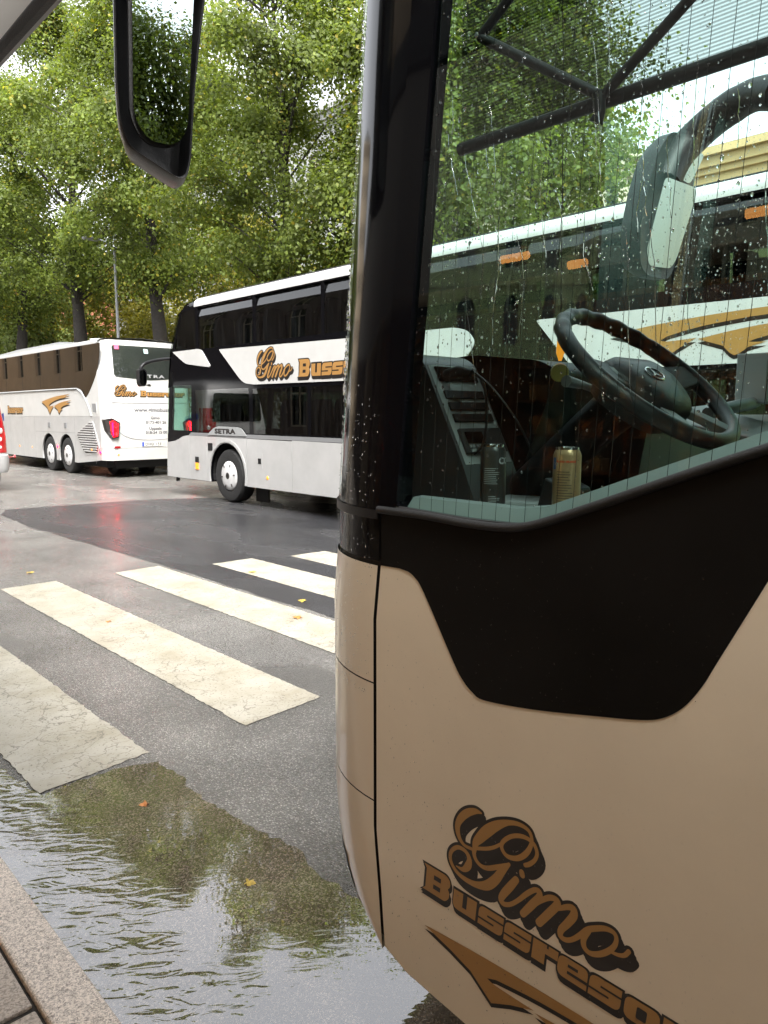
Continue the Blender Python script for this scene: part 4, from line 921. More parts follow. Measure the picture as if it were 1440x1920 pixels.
MB().box((DX - 0.022, 13.60, 0.72), (DX - 0.012, 13.74, 0.84)).build('repeater_housing', M['plastic'], p2, bevel=0.004)
MB().box((DX - 0.030, 13.61, 0.58), (DX - 0.012, 13.73, 0.715), 0, 0).build('side_indicator', M['amber'], p2, bevel=0.008)
MB().lathe([(0.012, 0.0), (0.010, 0.03), (0.0, 0.036)], (DX - 0.012, 11.17, 0.56), (-1, 0, 0), 14).build('side_marker', M['amber'], dd, smooth=50)
ff = plate('fuel_flap', rnd([(11.68, 0.71), (11.68, 1.0), (11.32, 0.995), (11.32, 0.705)], 0.02), DX - 0.0145, 0.002, M['silver'], dd)
MB().box((DX - 0.020, 11.36, 0.80), (DX - 0.0147, 11.46, 0.90)).build('flap_latch', M['plastic'], ff, bevel=0.004)
# white roof edge, bowed in to the roof, and a dark nose at its front
prof = [(0.0, 3.79), (0.0, 3.84), (0.015, 3.89), (0.05, 3.935), (0.11, 3.967), (0.17, 3.98)]
MB().grid([[(DX - 0.006 + a, y, z) for a, z in prof] for y in (13.62, 10, 6, 1.25)]).build('roof_edge', M['white'], dd, smooth=40)
MB().grid([[(DX - 0.004 + a + d, y, 3.79 + (z - 3.79) * f) for a, z in prof] for y, f, d in ((13.615, 0.97, 0.002), (13.9, 0.85, 0.005), (14.08, 0.6, 0.02), (14.20, 0.1, 0.05))]).build('roof_edge_nose', M['black'], dd, smooth=40)
MB().grid([[(DX + 0.155 + a, y, z) for a, z in ((0, 3.965), (0.03, 3.995), (0.10, 4.0), (1.12, 4.03), (2.2, 4.0), (2.3, 3.96), (2.39, 3.8))] for y in (13.4, 7, 1.25)]).build('roof', M['greystrip'], dd, smooth=30)
MB().tube([(DX + 0.17, 13.3, 3.99), (DX + 0.17, 1.3, 3.99)], 0.014, 6).build('roof_rail', M['plastic'], dd)
# front: windscreens set in a black frame
fz = [(0.36, 15.05), (1.1, 15.05), (2.25, 14.95), (3.0, 14.8), (3.7, 14.42), (3.9, 14.0)]
def fr_row(z, y): return [(DX + 0.002, y - 0.12, z), (DX + 0.05, y - 0.04, z), (DX + 0.15, y, z), (MX - MX + 8.875, y + 0.06, z), (DR - 0.15, y, z), (DR - 0.05, y - 0.04, z), (DR - 0.002, y - 0.12, z)]
MB().grid([fr_row(z, y) for z, y in fz[:2]]).build('front_panel', M['white'], dd, smooth=45)
MB().grid([fr_row(z, y) for z, y in ((1.1, 15.05), (1.28, 15.04))]).build('front_frame', M['black'], dd, smooth=45)
MB().grid([fr_row(z, y) for z, y in ((1.28, 15.04), (2.25, 14.95))]).build('windscreen', M['clearglass'], dd, smooth=45)
MB().grid([fr_row(z, y) for z, y in ((2.25, 14.95), (3.0, 14.8))]).build('front_frame', M['black'], dd, smooth=45)
MB().grid([fr_row(z, y) for z, y in fz[3:5]]).build('windscreen', M['busglass'], dd, smooth=45)
MB().grid([fr_row(z, y) for z, y in fz[4:6]]).build('front_frame', M['black'], dd, smooth=45)
MB().grid([[(x, y, z) for x in (DX + 0.12, DR - 0.12)] for y, z in ((14.0, 3.9), (13.4, 3.99))]).build('roof_nose', M['black'], dd)
plate('side_frame', [(14.92, 0.36), (14.92, 1.1), (14.78, 2.25), (14.60, 3.0), (14.15, 3.84), (1.3, 3.84), (1.2, 0.36)], DR - 0.05, 0.05, M['black'], dd, [band(14.1, 1.6, 2.965, 3.765), band(13.5, 1.6, 1.34, 2.15), rnd([(14.7, 1.36), (14.6, 2.2), (13.6, 2.2), (13.6, 1.36)], 0.03)])
for z0, z1 in ((2.965, 3.765), (1.34, 2.2)): plate('side_glazing', band(14.05, 1.6, z0, z1), DR - 0.02, 0.006, M['clearglass'], dd)
MB().box((DX + 0.05, 1.3, 0.40), (DR - 0.05, 14.85, 0.52)).build('lower_floor', M['under'], dd)
MB().box((DX + 0.05, 1.3, 2.28), (DR - 0.05, 14.3, 2.40)).build('upper_floor', M['interior'], dd)
MB().box((DX + 0.1, 1.3, 3.86), (DR - 0.1, 13.8, 3.90)).build('ceiling_lining', M['interior'], dd)
MB().box((DX, 1.18, 0.4), (DR, 1.26, 3.95)).build('tail_panel', M['white'], dd)
for z0, z1 in ((1.30, 2.22), (2.9, 3.85)):
    g = MB()
    for y in (11.68, 9.94, 8.0, 6.06, 4.12): g.box((DR - 0.09, y - 0.07, z0), (DR - 0.045, y + 0.07, z1))
    g.build('window_pillar', M['interior'], dd)
sp_ = seats(dd, (7.98, 8.46, 9.3, 9.78), [13.1 - 0.86 * k for k in range(12)], 2.40, M['seat'])
sp2_ = seats(dd, (7.98, 8.46, 9.3, 9.78), [10.9 - 0.9 * k for k in range(8)], 0.78, M['seatblue'])
MB().box((8.1, 13.5, 0.95), (8.6, 13.62, 1.9)).box((8.1, 13.62, 0.95), (8.6, 14.1, 1.08)).build('driver_seat', M['seatblue'], dd, bevel=0.04)
MB().box((DX + 0.1, 14.45, 0.5), (DR - 0.1, 14.85, 1.34)).build('dashboard', M['plastic'], dd, bevel=0.03)
make_wheel(dd, (DX + 0.03, DAY, 0.515), 0.515, 0.31, -1); arch_liner(dd, DX, 0.5, DAY, 0.52, 0.62, 0.36)
make_wheel(dd, (DX + 0.03, 5.6, 0.515), 0.515, 0.31, -1); arch_liner(dd, DX, 0.5, 5.6, 0.52, 0.62, 0.36)
make_wheel(dd, (DR - 0.03, DAY, 0.515), 0.515, 0.31, 1); make_wheel(dd, (DR - 0.03, 5.6, 0.515), 0.515, 0.31, 1)
MB().box((DX + 0.25, 11.55, 0.06), (DX + 0.29, 11.95, 0.5)).build('mud_flap', M['rubber'], dd)
MB().tube([(DX + 0.10, 14.72, 0.36), (DX + 0.10, 14.72, 0.27)], 0.04, 8).build('jacking_foot', M['plastic'], dd)
# mirror on its long arm
am = smoothloop([(DX + 0.12, 14.80, 2.86), (DX - 0.05, 15.10, 2.84), (7.40, 15.38, 2.78), (7.30, 15.40, 2.70), (7.27, 15.40, 2.60)], 6)
ma = MB().tube(am, 0.035, 10).build('wing_mirror', M['plastic'], dd, smooth=50)
mp_ = rnd([(7.21, 2.64), (7.33, 2.66), (7.39, 2.60), (7.38, 2.36), (7.34, 2.28), (7.24, 2.28), (7.20, 2.36)], 0.03, 3)
MB().prism(rear(mp_, 15.34), (0, 0.13, 0)).build('mirror_housing', M['plastic'], ma, bevel=0.02)
MB().prism(rear([(7.29 + (p[0] - 7.29) * 0.8, 2.47 + (p[1] - 2.47) * 0.85) for p in mp_], 15.336), (0, -0.002, 0)).build('mirror_pane', M['mirror'], ma)

# ================================================================== white coach ahead of it, seen from behind
FX = 8.05; FR = 10.6; FY = 19.2
fc = empty('white_coach', (9.32, 26.0, 0), 'white tri-axle touring coach seen from behind with brown windows and red tail lamps', 'bus')
W1, W2 = 23.40, 22.0
lowf = [(19.56, 0.46), (19.56, 1.63), (32.6, 1.63), (32.7, 0.36)]
for yc in (31.0,): pass
arcs = [p for yc in (30.2, W1, W2) for p in arch_notch(yc, 0.53, 0.60, 0.35)]
fl_ = [(19.56, 0.48), (19.56, 1.628), (32.6, 1.628), (32.7, 0.36)] + arcs + [(21.2, 0.34), (20.2, 0.42)]
plate('side_panel', fl_, FX, 0.04, M['silver'], fc)
upf = [(19.56, 1.634), (19.56, 3.5), (32.2, 3.5), (32.6, 2.4), (32.6, 1.634)]
wnd = smoothloop([(19.30, 3.52), (19.42, 3.1), (19.66, 2.72), (20.0, 2.40), (20.30, 2.18)], 4) + smoothloop([(20.46, 2.13), (20.55, 2.22), (20.70, 2.34), (20.95, 2.40), (21.4, 2.42)], 4) + [(31.9, 2.44), (32.1, 3.54)]
plate('upper_side', [(19.56, 1.634), (19.56, 3.58), (32.3, 3.58), (32.6, 2.4), (32.6, 1.634)], FX, 0.04, M['white'], fc)
plate('brown_window', wnd, FX - 0.004, 0.0035, M['brownglass'], fc)
g = MB()
for k in range(6): g.box((FX - 0.0055, 22.2 + 1.62 * k, 2.46), (FX - 0.004, 22.212 + 1.62 * k, 3.52))
g.build('window_joint', M['under'], fc)
tr_ = smoothloop([(31.9, 2.41), (26.0, 2.40), (21.45, 2.39), (20.95, 2.36), (20.62, 2.24), (20.30, 1.95), (20.12, 1.70), (20.08, 1.64)], 6)
MB().tube([(FX - 0.004, p[0], p[1]) for p in tr_], 0.026, 6).build('sill_trim', M['chrome'] if False else M['greyplastic'], fc, smooth=50)
vt = plate('air_vent', rnd([(20.02, 1.72), (20.06, 2.0), (19.72, 2.0), (19.70, 1.70)], 0.02), FX - 0.006, 0.005, M['white'], fc)
plate('vent_mesh', [(19.98, 1.75), (20.01, 1.97), (19.76, 1.97), (19.74, 1.73)], FX - 0.008, 0.0018, M['greystrip'], vt)
g = MB()
for y in (19.9, 21.30, 24.55, 25.70, 26.94, 28.2): g.box((FX - 0.0012, y, 0.37), (FX, y + 0.012, 1.62))
g.box((FX - 0.0012, 21.30, 1.165), (FX, 24.5, 1.175)); g.build('panel_gap', M['greystrip'], fc)
gr = [(21.27, 1.16), (20.30, 1.50), (20.02, 1.52), (19.62, 0.80), (19.75, 0.63), (20.6, 0.58), (20.85, 0.70)]
go = plate('engine_grille', rnd(gr, 0.08), FX - 0.010, 0.009, M['silver'], fc)
gi = rnd([(21.16, 1.15), (20.28, 1.45), (20.05, 1.46), (19.70, 0.80), (19.80, 0.67), (20.58, 0.63), (20.80, 0.74)], 0.06)
plate('grille_recess', gi, FX - 0.0115, 0.001, M['decal'], go)
g = MB(); zz = 0.68
while zz < 1.45:
    xs_ = []
    for i in range(len(gi)):
        a, b = gi[i], gi[(i + 1) % len(gi)]
        if (a[1] - zz) * (b[1] - zz) < 0: xs_.append(a[0] + (b[0] - a[0]) * (zz - a[1]) / (b[1] - a[1]))
    if len(xs_) == 2: g.box((FX - 0.034, min(xs_) + 0.02, zz), (FX - 0.012, max(xs_) - 0.02, zz + 0.036))
    zz += 0.064
g.build('grille_slat', M['silver'], go, bevel=0.006)
MB().lathe([(0.012, 0), (0.010, 0.028), (0, 0.034)], (FX - 0.034, 20.1, 0.74), (-1, 0, 0), 12).build('side_marker', M['amber'], fc)
g = MB()
for y in (24.9, 26.1): g.lathe([(0.012, 0), (0.010, 0.028), (0, 0.034)], (FX, y, 0.66), (-1, 0, 0), 12)
g.build('side_marker', M['amber'], fc)
MB().lathe([(0.012, 0), (0.010, 0.03), (0, 0.036)], (FX, 22.7, 0.75), (-1, 0, 0), 12).build('side_marker', M['redlit'], fc)
for y in (22.0, 23.3): MB().box((FX - 0.014, y - 0.09, 1.30), (FX, y + 0.09, 1.45)).build('intake_grille', M['greystrip'], fc, bevel=0.006)
for yy in (W1, W2, 30.2):
    make_wheel(fc, (FX + 0.03, yy, 0.515), 0.515, 0.31, -1, 0.30); arch_liner(fc, FX, 0.5, yy, 0.53, 0.60, 0.35)
    make_wheel(fc, (FR - 0.03, yy, 0.515), 0.515, 0.31, 1, 0.30)
fpl = lambda x, y, k: (FX - k, 23.83 - x, 1.70 + y)
swoosh(fc, fpl, (0, 0), 2.40, 0.56, 0.002)
fwl = lambda k: (lambda x, y: (FX - k, 25.55 - (x - 0.662 * 1000) * 0.00235, 1.73 + y * 0.0035))
bq = decal('block_lettering', WORD_DARK, fwl(0.003), M['decal'], fc); decal('lettering_face', WORD_GOLD, fwl(0.005), M['gold'], bq); decal('slot_lettering', WORD_SLOT, fwl(0.007), M['decal'], bq)
# tail: rounded corners into a gently bowed back
RZ = [(0.46, 0.02), (0.7, 0.0), (1.1, -0.02), (1.7, 0.0), (2.6, 0.05), (3.3, 0.12), (3.5, 0.17), (3.6, 0.26), (3.66, 0.42)]
def tail_row(z, dy):
    L = []; r = 0.34
    for k in range(9):
        a = math.pi / 2 * k / 8; L.append((FX + r * (1 - math.cos(a)), FY + dy + 0.36 - 0.36 * math.sin(a), z))
    for k in range(1, 10):
        t = k / 10; L.append((FX + r + (FR - FX - 2 * r) * t, FY + dy - 0.03 * math.sin(math.pi * t), z))
    for k in range(9):
        a = math.pi / 2 * (1 - k / 8); L.append((FR - r * (1 - math.cos(a)), FY + dy + 0.36 - 0.36 * math.sin(a), z))
    return L
def dyz(z): return lerp_tab(RZ, z)
zs_ = [0.80, 1.0, 1.3, 1.65, 2.0, 2.5, 3.0, 3.35, 3.5, 3.58, 3.63, 3.66]
MB().grid([tail_row(z, dyz(z)) for z in zs_]).build('tail_panel', M['white'], fc, smooth=50)
MB().grid([tail_row(z, dyz(z) - 0.012) for z in (0.475, 0.50, 0.62, 0.76, 0.795)]).build('rear_bumper', M['white'], fc, smooth=50)
MB().grid([[(x, y, z) for x, z in ((FX + 0.0, 3.56), (FX + 0.05, 3.62), (FX + 0.2, 3.67), (9.3, 3.72), (FR - 0.2, 3.67), (FR - 0.05, 3.62), (FR, 3.56))] for y in (19.52, 26, 32.2)]).build('roof', M['white'], fc, smooth=40)
ac = MB().grid([[(x, y, z) for x, z in zip((8.25, 8.3, 8.45, 9.3, 10.15, 10.3, 10.35), (3.66, 3.66 + 0.6 * h, 3.66 + h, 3.70 + h, 3.66 + h, 3.66 + 0.6 * h, 3.66))] for y, h in ((22.1, 0.0), (22.5, 0.10), (23.2, 0.165), (27.0, 0.165), (28.6, 0.12), (29.2, 0.0))])
ac.build('roof_air_unit', M['brownglass'] if False else M['greystrip'], fc, smooth=40)
def tl(x, z, k=0.0):
    """a point on the bowed tail"""
    t = (x - FX - 0.34) / (FR - FX - 0.68); return (x, FY + dyz(z) - 0.03 * math.sin(math.pi * max(0, min(1, t))) - k, z)
def tpatch(name, loop, k, m, parent, th=0.0):
    return MB().prism([tl(p[0], p[1], k) for p in loop], (0, -th, 0)).build(name, m, parent)
tw = []
for z in (2.66, 2.72, 2.9, 3.1, 3.3, 3.44, 3.49):
    e = 0.05 if z in (2.66, 3.49) else 0.0; tw.append([tl(8.36 + e + (10.29 - 8.36 - 2 * e) * k / 12, z + (0.07 * (1 - abs(k - 6) / 6.0) * -1 if z < 2.7 else 0), 0.006) for k in range(13)])
rw = MB().grid(tw).build('rear_window', M['brownglass'] if False else M['busglass'], fc, smooth=40)
MB().grid([[ (p[0], p[1] + 0.05, p[2]) for p in r_] for r_ in tw]).build('window_backing', M['under'], rw, smooth=40)
tpatch('window_sticker', [(8.43, 3.38), (8.43, 3.50), (8.55, 3.50), (8.55, 3.38)], 0.012, M['sticker'], rw)
tpatch('window_sticker', [(9.22, 3.30), (9.22, 3.42), (9.34, 3.42), (9.34, 3.30)], 0.012, M['stickerwhite'], rw)
writing('window_letters', 'SETRA', 0.145, lambda x, y: tl(8.98 + x * 1.5, 2.665 + y * 0.75, 0.014), M['lettersilver'], rw, bold=0.006, spacing=1.35)
def tpl(x, y, k): return tl(8.34 + x, 2.17 + y, k)
logo(fc, tpl, (0.0, 0.0), (1.33, 1.45), (0.70, 0.0), (1.97, 2.1), 0.003)
for body, s_, x, z in (('www.gimobuss.se', 0.150, 8.84, 1.755), ('Gimo', 0.105, 9.28, 1.555), ('0173-401 26', 0.105, 9.14, 1.435), ('Uppsala', 0.105, 9.22, 1.275), ('018-24 15 00', 0.105, 9.12, 1.165)):
    writing('rear_lettering', body, s_, lambda a, b, x=x, z=z: tl(x + a * 1.1, z + b, 0.004), M['textgrey'], fc, bold=0.003)
g = MB(); 
for L in (smoothloop([(8.24, 1.45), (8.34, 1.28), (8.55, 1.12), (8.85, 1.03), (9.3, 1.0), (9.8, 1.03), (10.1, 1.12), (10.3, 1.28), (10.42, 1.45)], 5), smoothloop([(8.24, 2.0), (8.6, 1.985), (9.3, 1.98), (10.0, 1.985), (10.42, 2.0)], 4)):
    g.tube([tl(p[0], p[1], 0.001) for p in L], 0.007, 5)
g.build('hatch_gap', M['greystrip'], fc)
tpatch('hatch_handle', [(9.20, 2.47), (9.30, 2.50), (9.36, 2.47), (9.30, 2.44)], 0.004, M['decal'], fc, 0.01)
pl_ = tpatch('number_plate', [(9.00, 0.83), (9.00, 0.95), (9.60, 0.95), (9.60, 0.83)], 0.012, M['plate'], fc, 0.006)
tpatch('plate_band', [(9.003, 0.833), (9.003, 0.947), (9.055, 0.947), (9.055, 0.833)], 0.0195, M['plateblue'], pl_)
writing('plate_letters', 'DHD 15E', 0.105, lambda x, y: tl(9.09 + x * 1.05, 0.855 + y, 0.0195), M['decal'], pl_, bold=0.002, spacing=1.1)
# tail lamps wrap the corner
def lamp(x0, sgn):
    c_ = MB(); pr_ = [(-0.12, 1.55), (0.05, 1.585), (0.25, 1.47), (0.19, 1.08), (0.02, 1.05), (-0.08, 1.25)]
    fx = lambda p, k: (x0 + sgn * p[0], FY + dyz(p[1]) + 0.05 - 0.11 * max(0, min(1, (p[0] + 0.12) / 0.25)) + 0.16 * max(0, -p[0]) * 8 * 0.3 - k, p[1])
    h = MB().prism([fx(p, 0.0) for p in pr_], (0, 0.16, 0)).build('tail_lamp', M['decal'], fc, bevel=0.012)
    inn = [(-0.02, 1.50), (0.07, 1.53), (0.20, 1.43), (0.15, 1.11), (0.04, 1.09), (0.0, 1.22)]
    MB().prism([fx(p, 0.02) for p in inn], (0, -0.012, 0)).build('lamp_lens', M['redlamp'], h, bevel=0.006)
    MB().prism([fx(p, 0.036) for p in ((0.02, 1.47), (0.055, 1.48), (0.05, 1.13), (0.03, 1.13))], (0, -0.006, 0)).build('lit_strip', M['redlit'], h)
    MB().prism([fx(p, 0.036) for p in ((0.055, 1.34), (0.15, 1.36), (0.14, 1.22), (0.055, 1.21))], (0, -0.004, 0)).build('lamp_lens', M['redlens'], h)
lamp(8.17, 1); lamp(10.48, -1)
for x in (8.24, 10.18): tpatch('rear_reflector', [(x, 0.80), (x + 0.02, 0.855), (x + 0.17, 0.855), (x + 0.17, 0.80)], 0.016, M['redlens'], fc, 0.006)
MB().box((FX + 0.0, 19.55, 0.66), (FX - 0.03, 19.62, 0.72)).build('rear_marker', M['redlit'], fc, bevel=0.01)
MB().lathe([(0.01, 0), (0.01, 0.022), (0, 0.026)], tl(8.36, 0.63, 0.012), (0, -1, 0), 10).build('parking_sensor', M['amber'], fc)
g = MB().box((FX + 0.15, 19.6, 0.28), (FR - 0.15, 32, 0.5)); g.box((FX + 0.35, 19.45, 0.25), (FR - 0.35, 19.9, 0.46)).build('underbody', M['under'], fc)
for x in (8.75, 9.65): MB().lathe([(0, 0.3), (0, 0.40), (0.03, 0.46), (0.25, 0.46), (0.28, 0.40), (0.28, 0.3)], (x, 20.6, 0.46), (1, 0, 0), 24).build('wheel', M['tyre'], fc, smooth=40)
plate('side_panel', [(19.56, 0.46), (19.56, 3.58), (32.3, 3.58), (32.6, 2.4), (32.7, 0.36)], FR - 0.04, 0.04, M['white'], fc)
MB().box((FX, 32.3, 0.4), (FR, 32.5, 3.5)).build('front_panel', M['white'], fc)

# ================================================================== silver minibus cut by the picture's edge
mb_ = empty('silver_minibus', (4.2, 20.5, 0), 'silver minibus with a tall red and clear tail lamp cluster, cut by the picture edge', 'minibus')
def mrow(z, ins, y0, y1):
    a, b = 3.18 + ins, 5.22 - ins; r = 0.16
    L = []
    for cx_, cy_, t0 in ((b - r, y0 + r, -90), (b - r, y1 - r, 0), (a + r, y1 - r, 90), (a + r, y0 + r, 180)):
        for k in range(6): t = math.radians(t0 + 90 * k / 5); L.append((cx_ + r * math.cos(t), cy_ + r * math.sin(t), z))
    return L
body = [(0.42, 0.03, 17.62, 23.3), (0.50, 0.0, 17.58, 23.35), (0.80, 0.0, 17.57, 23.4), (0.83, 0.015, 17.62, 23.4), (1.3, 0.02, 17.63, 23.3), (1.6, 0.05, 17.66, 22.7), (2.1, 0.11, 17.74, 22.1), (2.45, 0.17, 17.82, 21.7), (2.58, 0.30, 17.98, 21.4)]
b0 = MB().grid([mrow(*r_) for r_ in body], close=True); n_ = len(mrow(*body[0])); b0.f.append(tuple(len(b0.v) - n_ + i for i in range(n_))); b0.m.append(0)
b0.build('body', M['silver'], mb_, smooth=40)
MB().prism(rear(rnd([(3.4, 1.5), (3.45, 2.25), (4.88, 2.25), (4.95, 1.5)], 0.08), 17.63), (0, -0.006, 0)).build('rear_window', M['busglass'], mb_)
lm = []
for z in (0.86, 1.0, 1.2, 1.4, 1.62, 1.85):
    ins = lerp_tab([(r_[0], r_[1]) for r_ in body], z); y0 = lerp_tab([(r_[0], r_[2]) for r_ in body], z); b = 5.22 - ins; w_ = 0.20 if z < 1.7 else 0.08
    lm.append([(b - 0.16 - w_ + 0.0, y0 - 0.012, z), (b - 0.16, y0 - 0.014, z), (b - 0.075, y0 + 0.012, z), (b - 0.025, y0 + 0.06, z), (b + 0.006, y0 + 0.17, z), (b + 0.008, y0 + 0.24, z)])
lo = MB().grid(lm).build('tail_lamp', M['redlens'], mb_, smooth=50)
for z in (1.33, 1.15, 0.98):
    MB().lathe([(0.022, 0.0), (0.020, 0.035), (0.012, 0.06), (0.0, 0.068)], (5.07, 17.645, z), (0.55, -0.85, 0), 20).build('lamp_lens', M['clearlens'], lo, smooth=50)
MB().lathe([(0.016, 0.0), (0.014, 0.04), (0.0, 0.048)], (5.08, 17.62, 0.60), (0.4, -0.9, 0), 16).build('reflector', M['redlens'], mb_, smooth=50)
MB().tube([(5.16, 17.75, 0.74), (5.34, 17.75, 0.76)], 0.012, 6).lathe([(0.0, 0), (0.0, 0.035), (0.03, 0.045), (0.05, 0.0)], (5.33, 17.75, 0.76), (1, 0, 0), 12).build('marker_lamp', M['redlens'], mb_)
MB().prism([(5.225, 17.9, 1.55), (5.225, 18.6, 1.5), (5.225, 18.6, 1.62), (5.225, 17.9, 1.72)], (0.003, 0, 0)).build('blue_reflection', M['plateblue'], mb_)  # blue reflection on the bodywork, painted as a thin coloured strip
for yy in (18.7, 22.3):
    make_wheel(mb_, (5.21, yy, 0.36), 0.36, 0.22, 1, 0.2); make_wheel(mb_, (3.19, yy, 0.36), 0.36, 0.22, -1, 0.2)

# ================================================================== trees
def leaf_mat(name, cols, yellow):
    m, nt, n, l, p = mat(name); n.remove(p)
    gi_ = n.new('ShaderNodeNewGeometry'); tc = n.new('ShaderNodeTexCoord')
    r = n.new('ShaderNodeValToRGB'); e = r.color_ramp.elements
    e[0].position = 0.0; e[0].color = (*cols[0], 1); e[1].position = 1.0; e[1].color = (*cols[-1], 1)
    for k, c in enumerate(cols[1:-1]): q = e.new((k + 1) / (len(cols) - 1)); q.color = (*c, 1)
    l.new(gi_.outputs['Random Per Island'], r.inputs[0])
    t = n.new('ShaderNodeTexNoise'); t.inputs['Scale'].default_value = 0.55; t.inputs['Detail'].default_value = 3; l.new(tc.outputs['Object'], t.inputs['Vector'])
    # some branches have begun to turn: yellow patches, more towards the sprays at the outside
    mr = n.new('ShaderNodeMapRange'); mr.inputs[1].default_value = 0.50; mr.inputs[2].default_value = 0.75; mr.inputs[4].default_value = yellow; l.new(t.outputs[0], mr.inputs[0])
    sp = n.new('ShaderNodeMath'); sp.operation = 'GREATER_THAN'; 
    h = n.new('ShaderNodeMath'); h.operation = 'FRACT'; h2 = n.new('ShaderNodeMath'); h2.operation = 'MULTIPLY'; h2.inputs[1].default_value = 37.7
    l.new(gi_.outputs['Random Per Island'], h2.inputs[0]); l.new(h2.outputs[0], h.inputs[0])
    l.new(mr.outputs[0], sp.inputs[0]); l.new(h.outputs[0], sp.inputs[1])
    mx = n.new('ShaderNodeMix'); mx.data_type = 'RGBA'; l.new(sp.outputs[0], mx.inputs[0]); l.new(r.outputs[0], mx.inputs[6])
    mx.inputs[7].default_value = (0.32, 0.28, 0.05, 1)
    # clump shading and highlight patches put into the leaf colour by noise
    tb_ = n.new('ShaderNodeTexNoise'); tb_.inputs['Scale'].default_value = 0.85; tb_.inputs['Detail'].default_value = 2; l.new(tc.outputs['Object'], tb_.inputs['Vector'])
    vb = n.new('ShaderNodeMapRange'); vb.inputs[1].default_value = 0.32; vb.inputs[2].default_value = 0.68; vb.inputs[3].default_value = 0.42; vb.inputs[4].default_value = 1.5; l.new(tb_.outputs[0], vb.inputs[0])
    mv = n.new('ShaderNodeMix'); mv.data_type = 'RGBA'; mv.blend_type = 'MULTIPLY'; mv.inputs[0].default_value = 1; l.new(mx.outputs[2], mv.inputs[6]); l.new(vb.outputs[0], mv.inputs[7]); mx = mv
    d = n.new('ShaderNodeBsdfPrincipled'); d.inputs['Roughness'].default_value = 0.45; d.inputs['Specular IOR Level'].default_value = 0.25; l.new(mx.outputs[2], d.inputs['Base Color'])
    tr = n.new('ShaderNodeBsdfTranslucent')
    g = n.new('ShaderNodeMix'); g.data_type = 'RGBA'; g.blend_type = 'MULTIPLY'; g.inputs[0].default_value = 1; g.inputs[7].default_value = (1.25, 1.25, 0.55, 1)
    l.new(mx.outputs[2], g.inputs[6]); l.new(g.outputs[2], tr.inputs[0])
    ms = n.new('ShaderNodeMixShader'); ms.inputs[0].default_value = 0.5; l.new(d.outputs[0], ms.inputs[1]); l.new(tr.outputs[0], ms.inputs[2]); l.new(ms.outputs[0], n['Material Output'].inputs[0])
    return m
M['leaf'] = leaf_mat('lime_leaves', [(0.10, 0.14, 0.032), (0.12, 0.162, 0.036), (0.142, 0.182, 0.04), (0.168, 0.205, 0.046)], 0.20)
M['leafpale'] = leaf_mat('pale_leaves', [(0.17, 0.22, 0.08), (0.21, 0.265, 0.10), (0.26, 0.31, 0.13)], 0.5)
M['leafyellow'] = leaf_mat('yellowing_leaves', [(0.18, 0.18, 0.03), (0.22, 0.21, 0.04), (0.27, 0.24, 0.045)], 0.6)
M['bark'] = simple('wet_bark', (0.020, 0.016, 0.013), 0.75, var=0.5, vscale=14, bump=0.9, bscale=22)
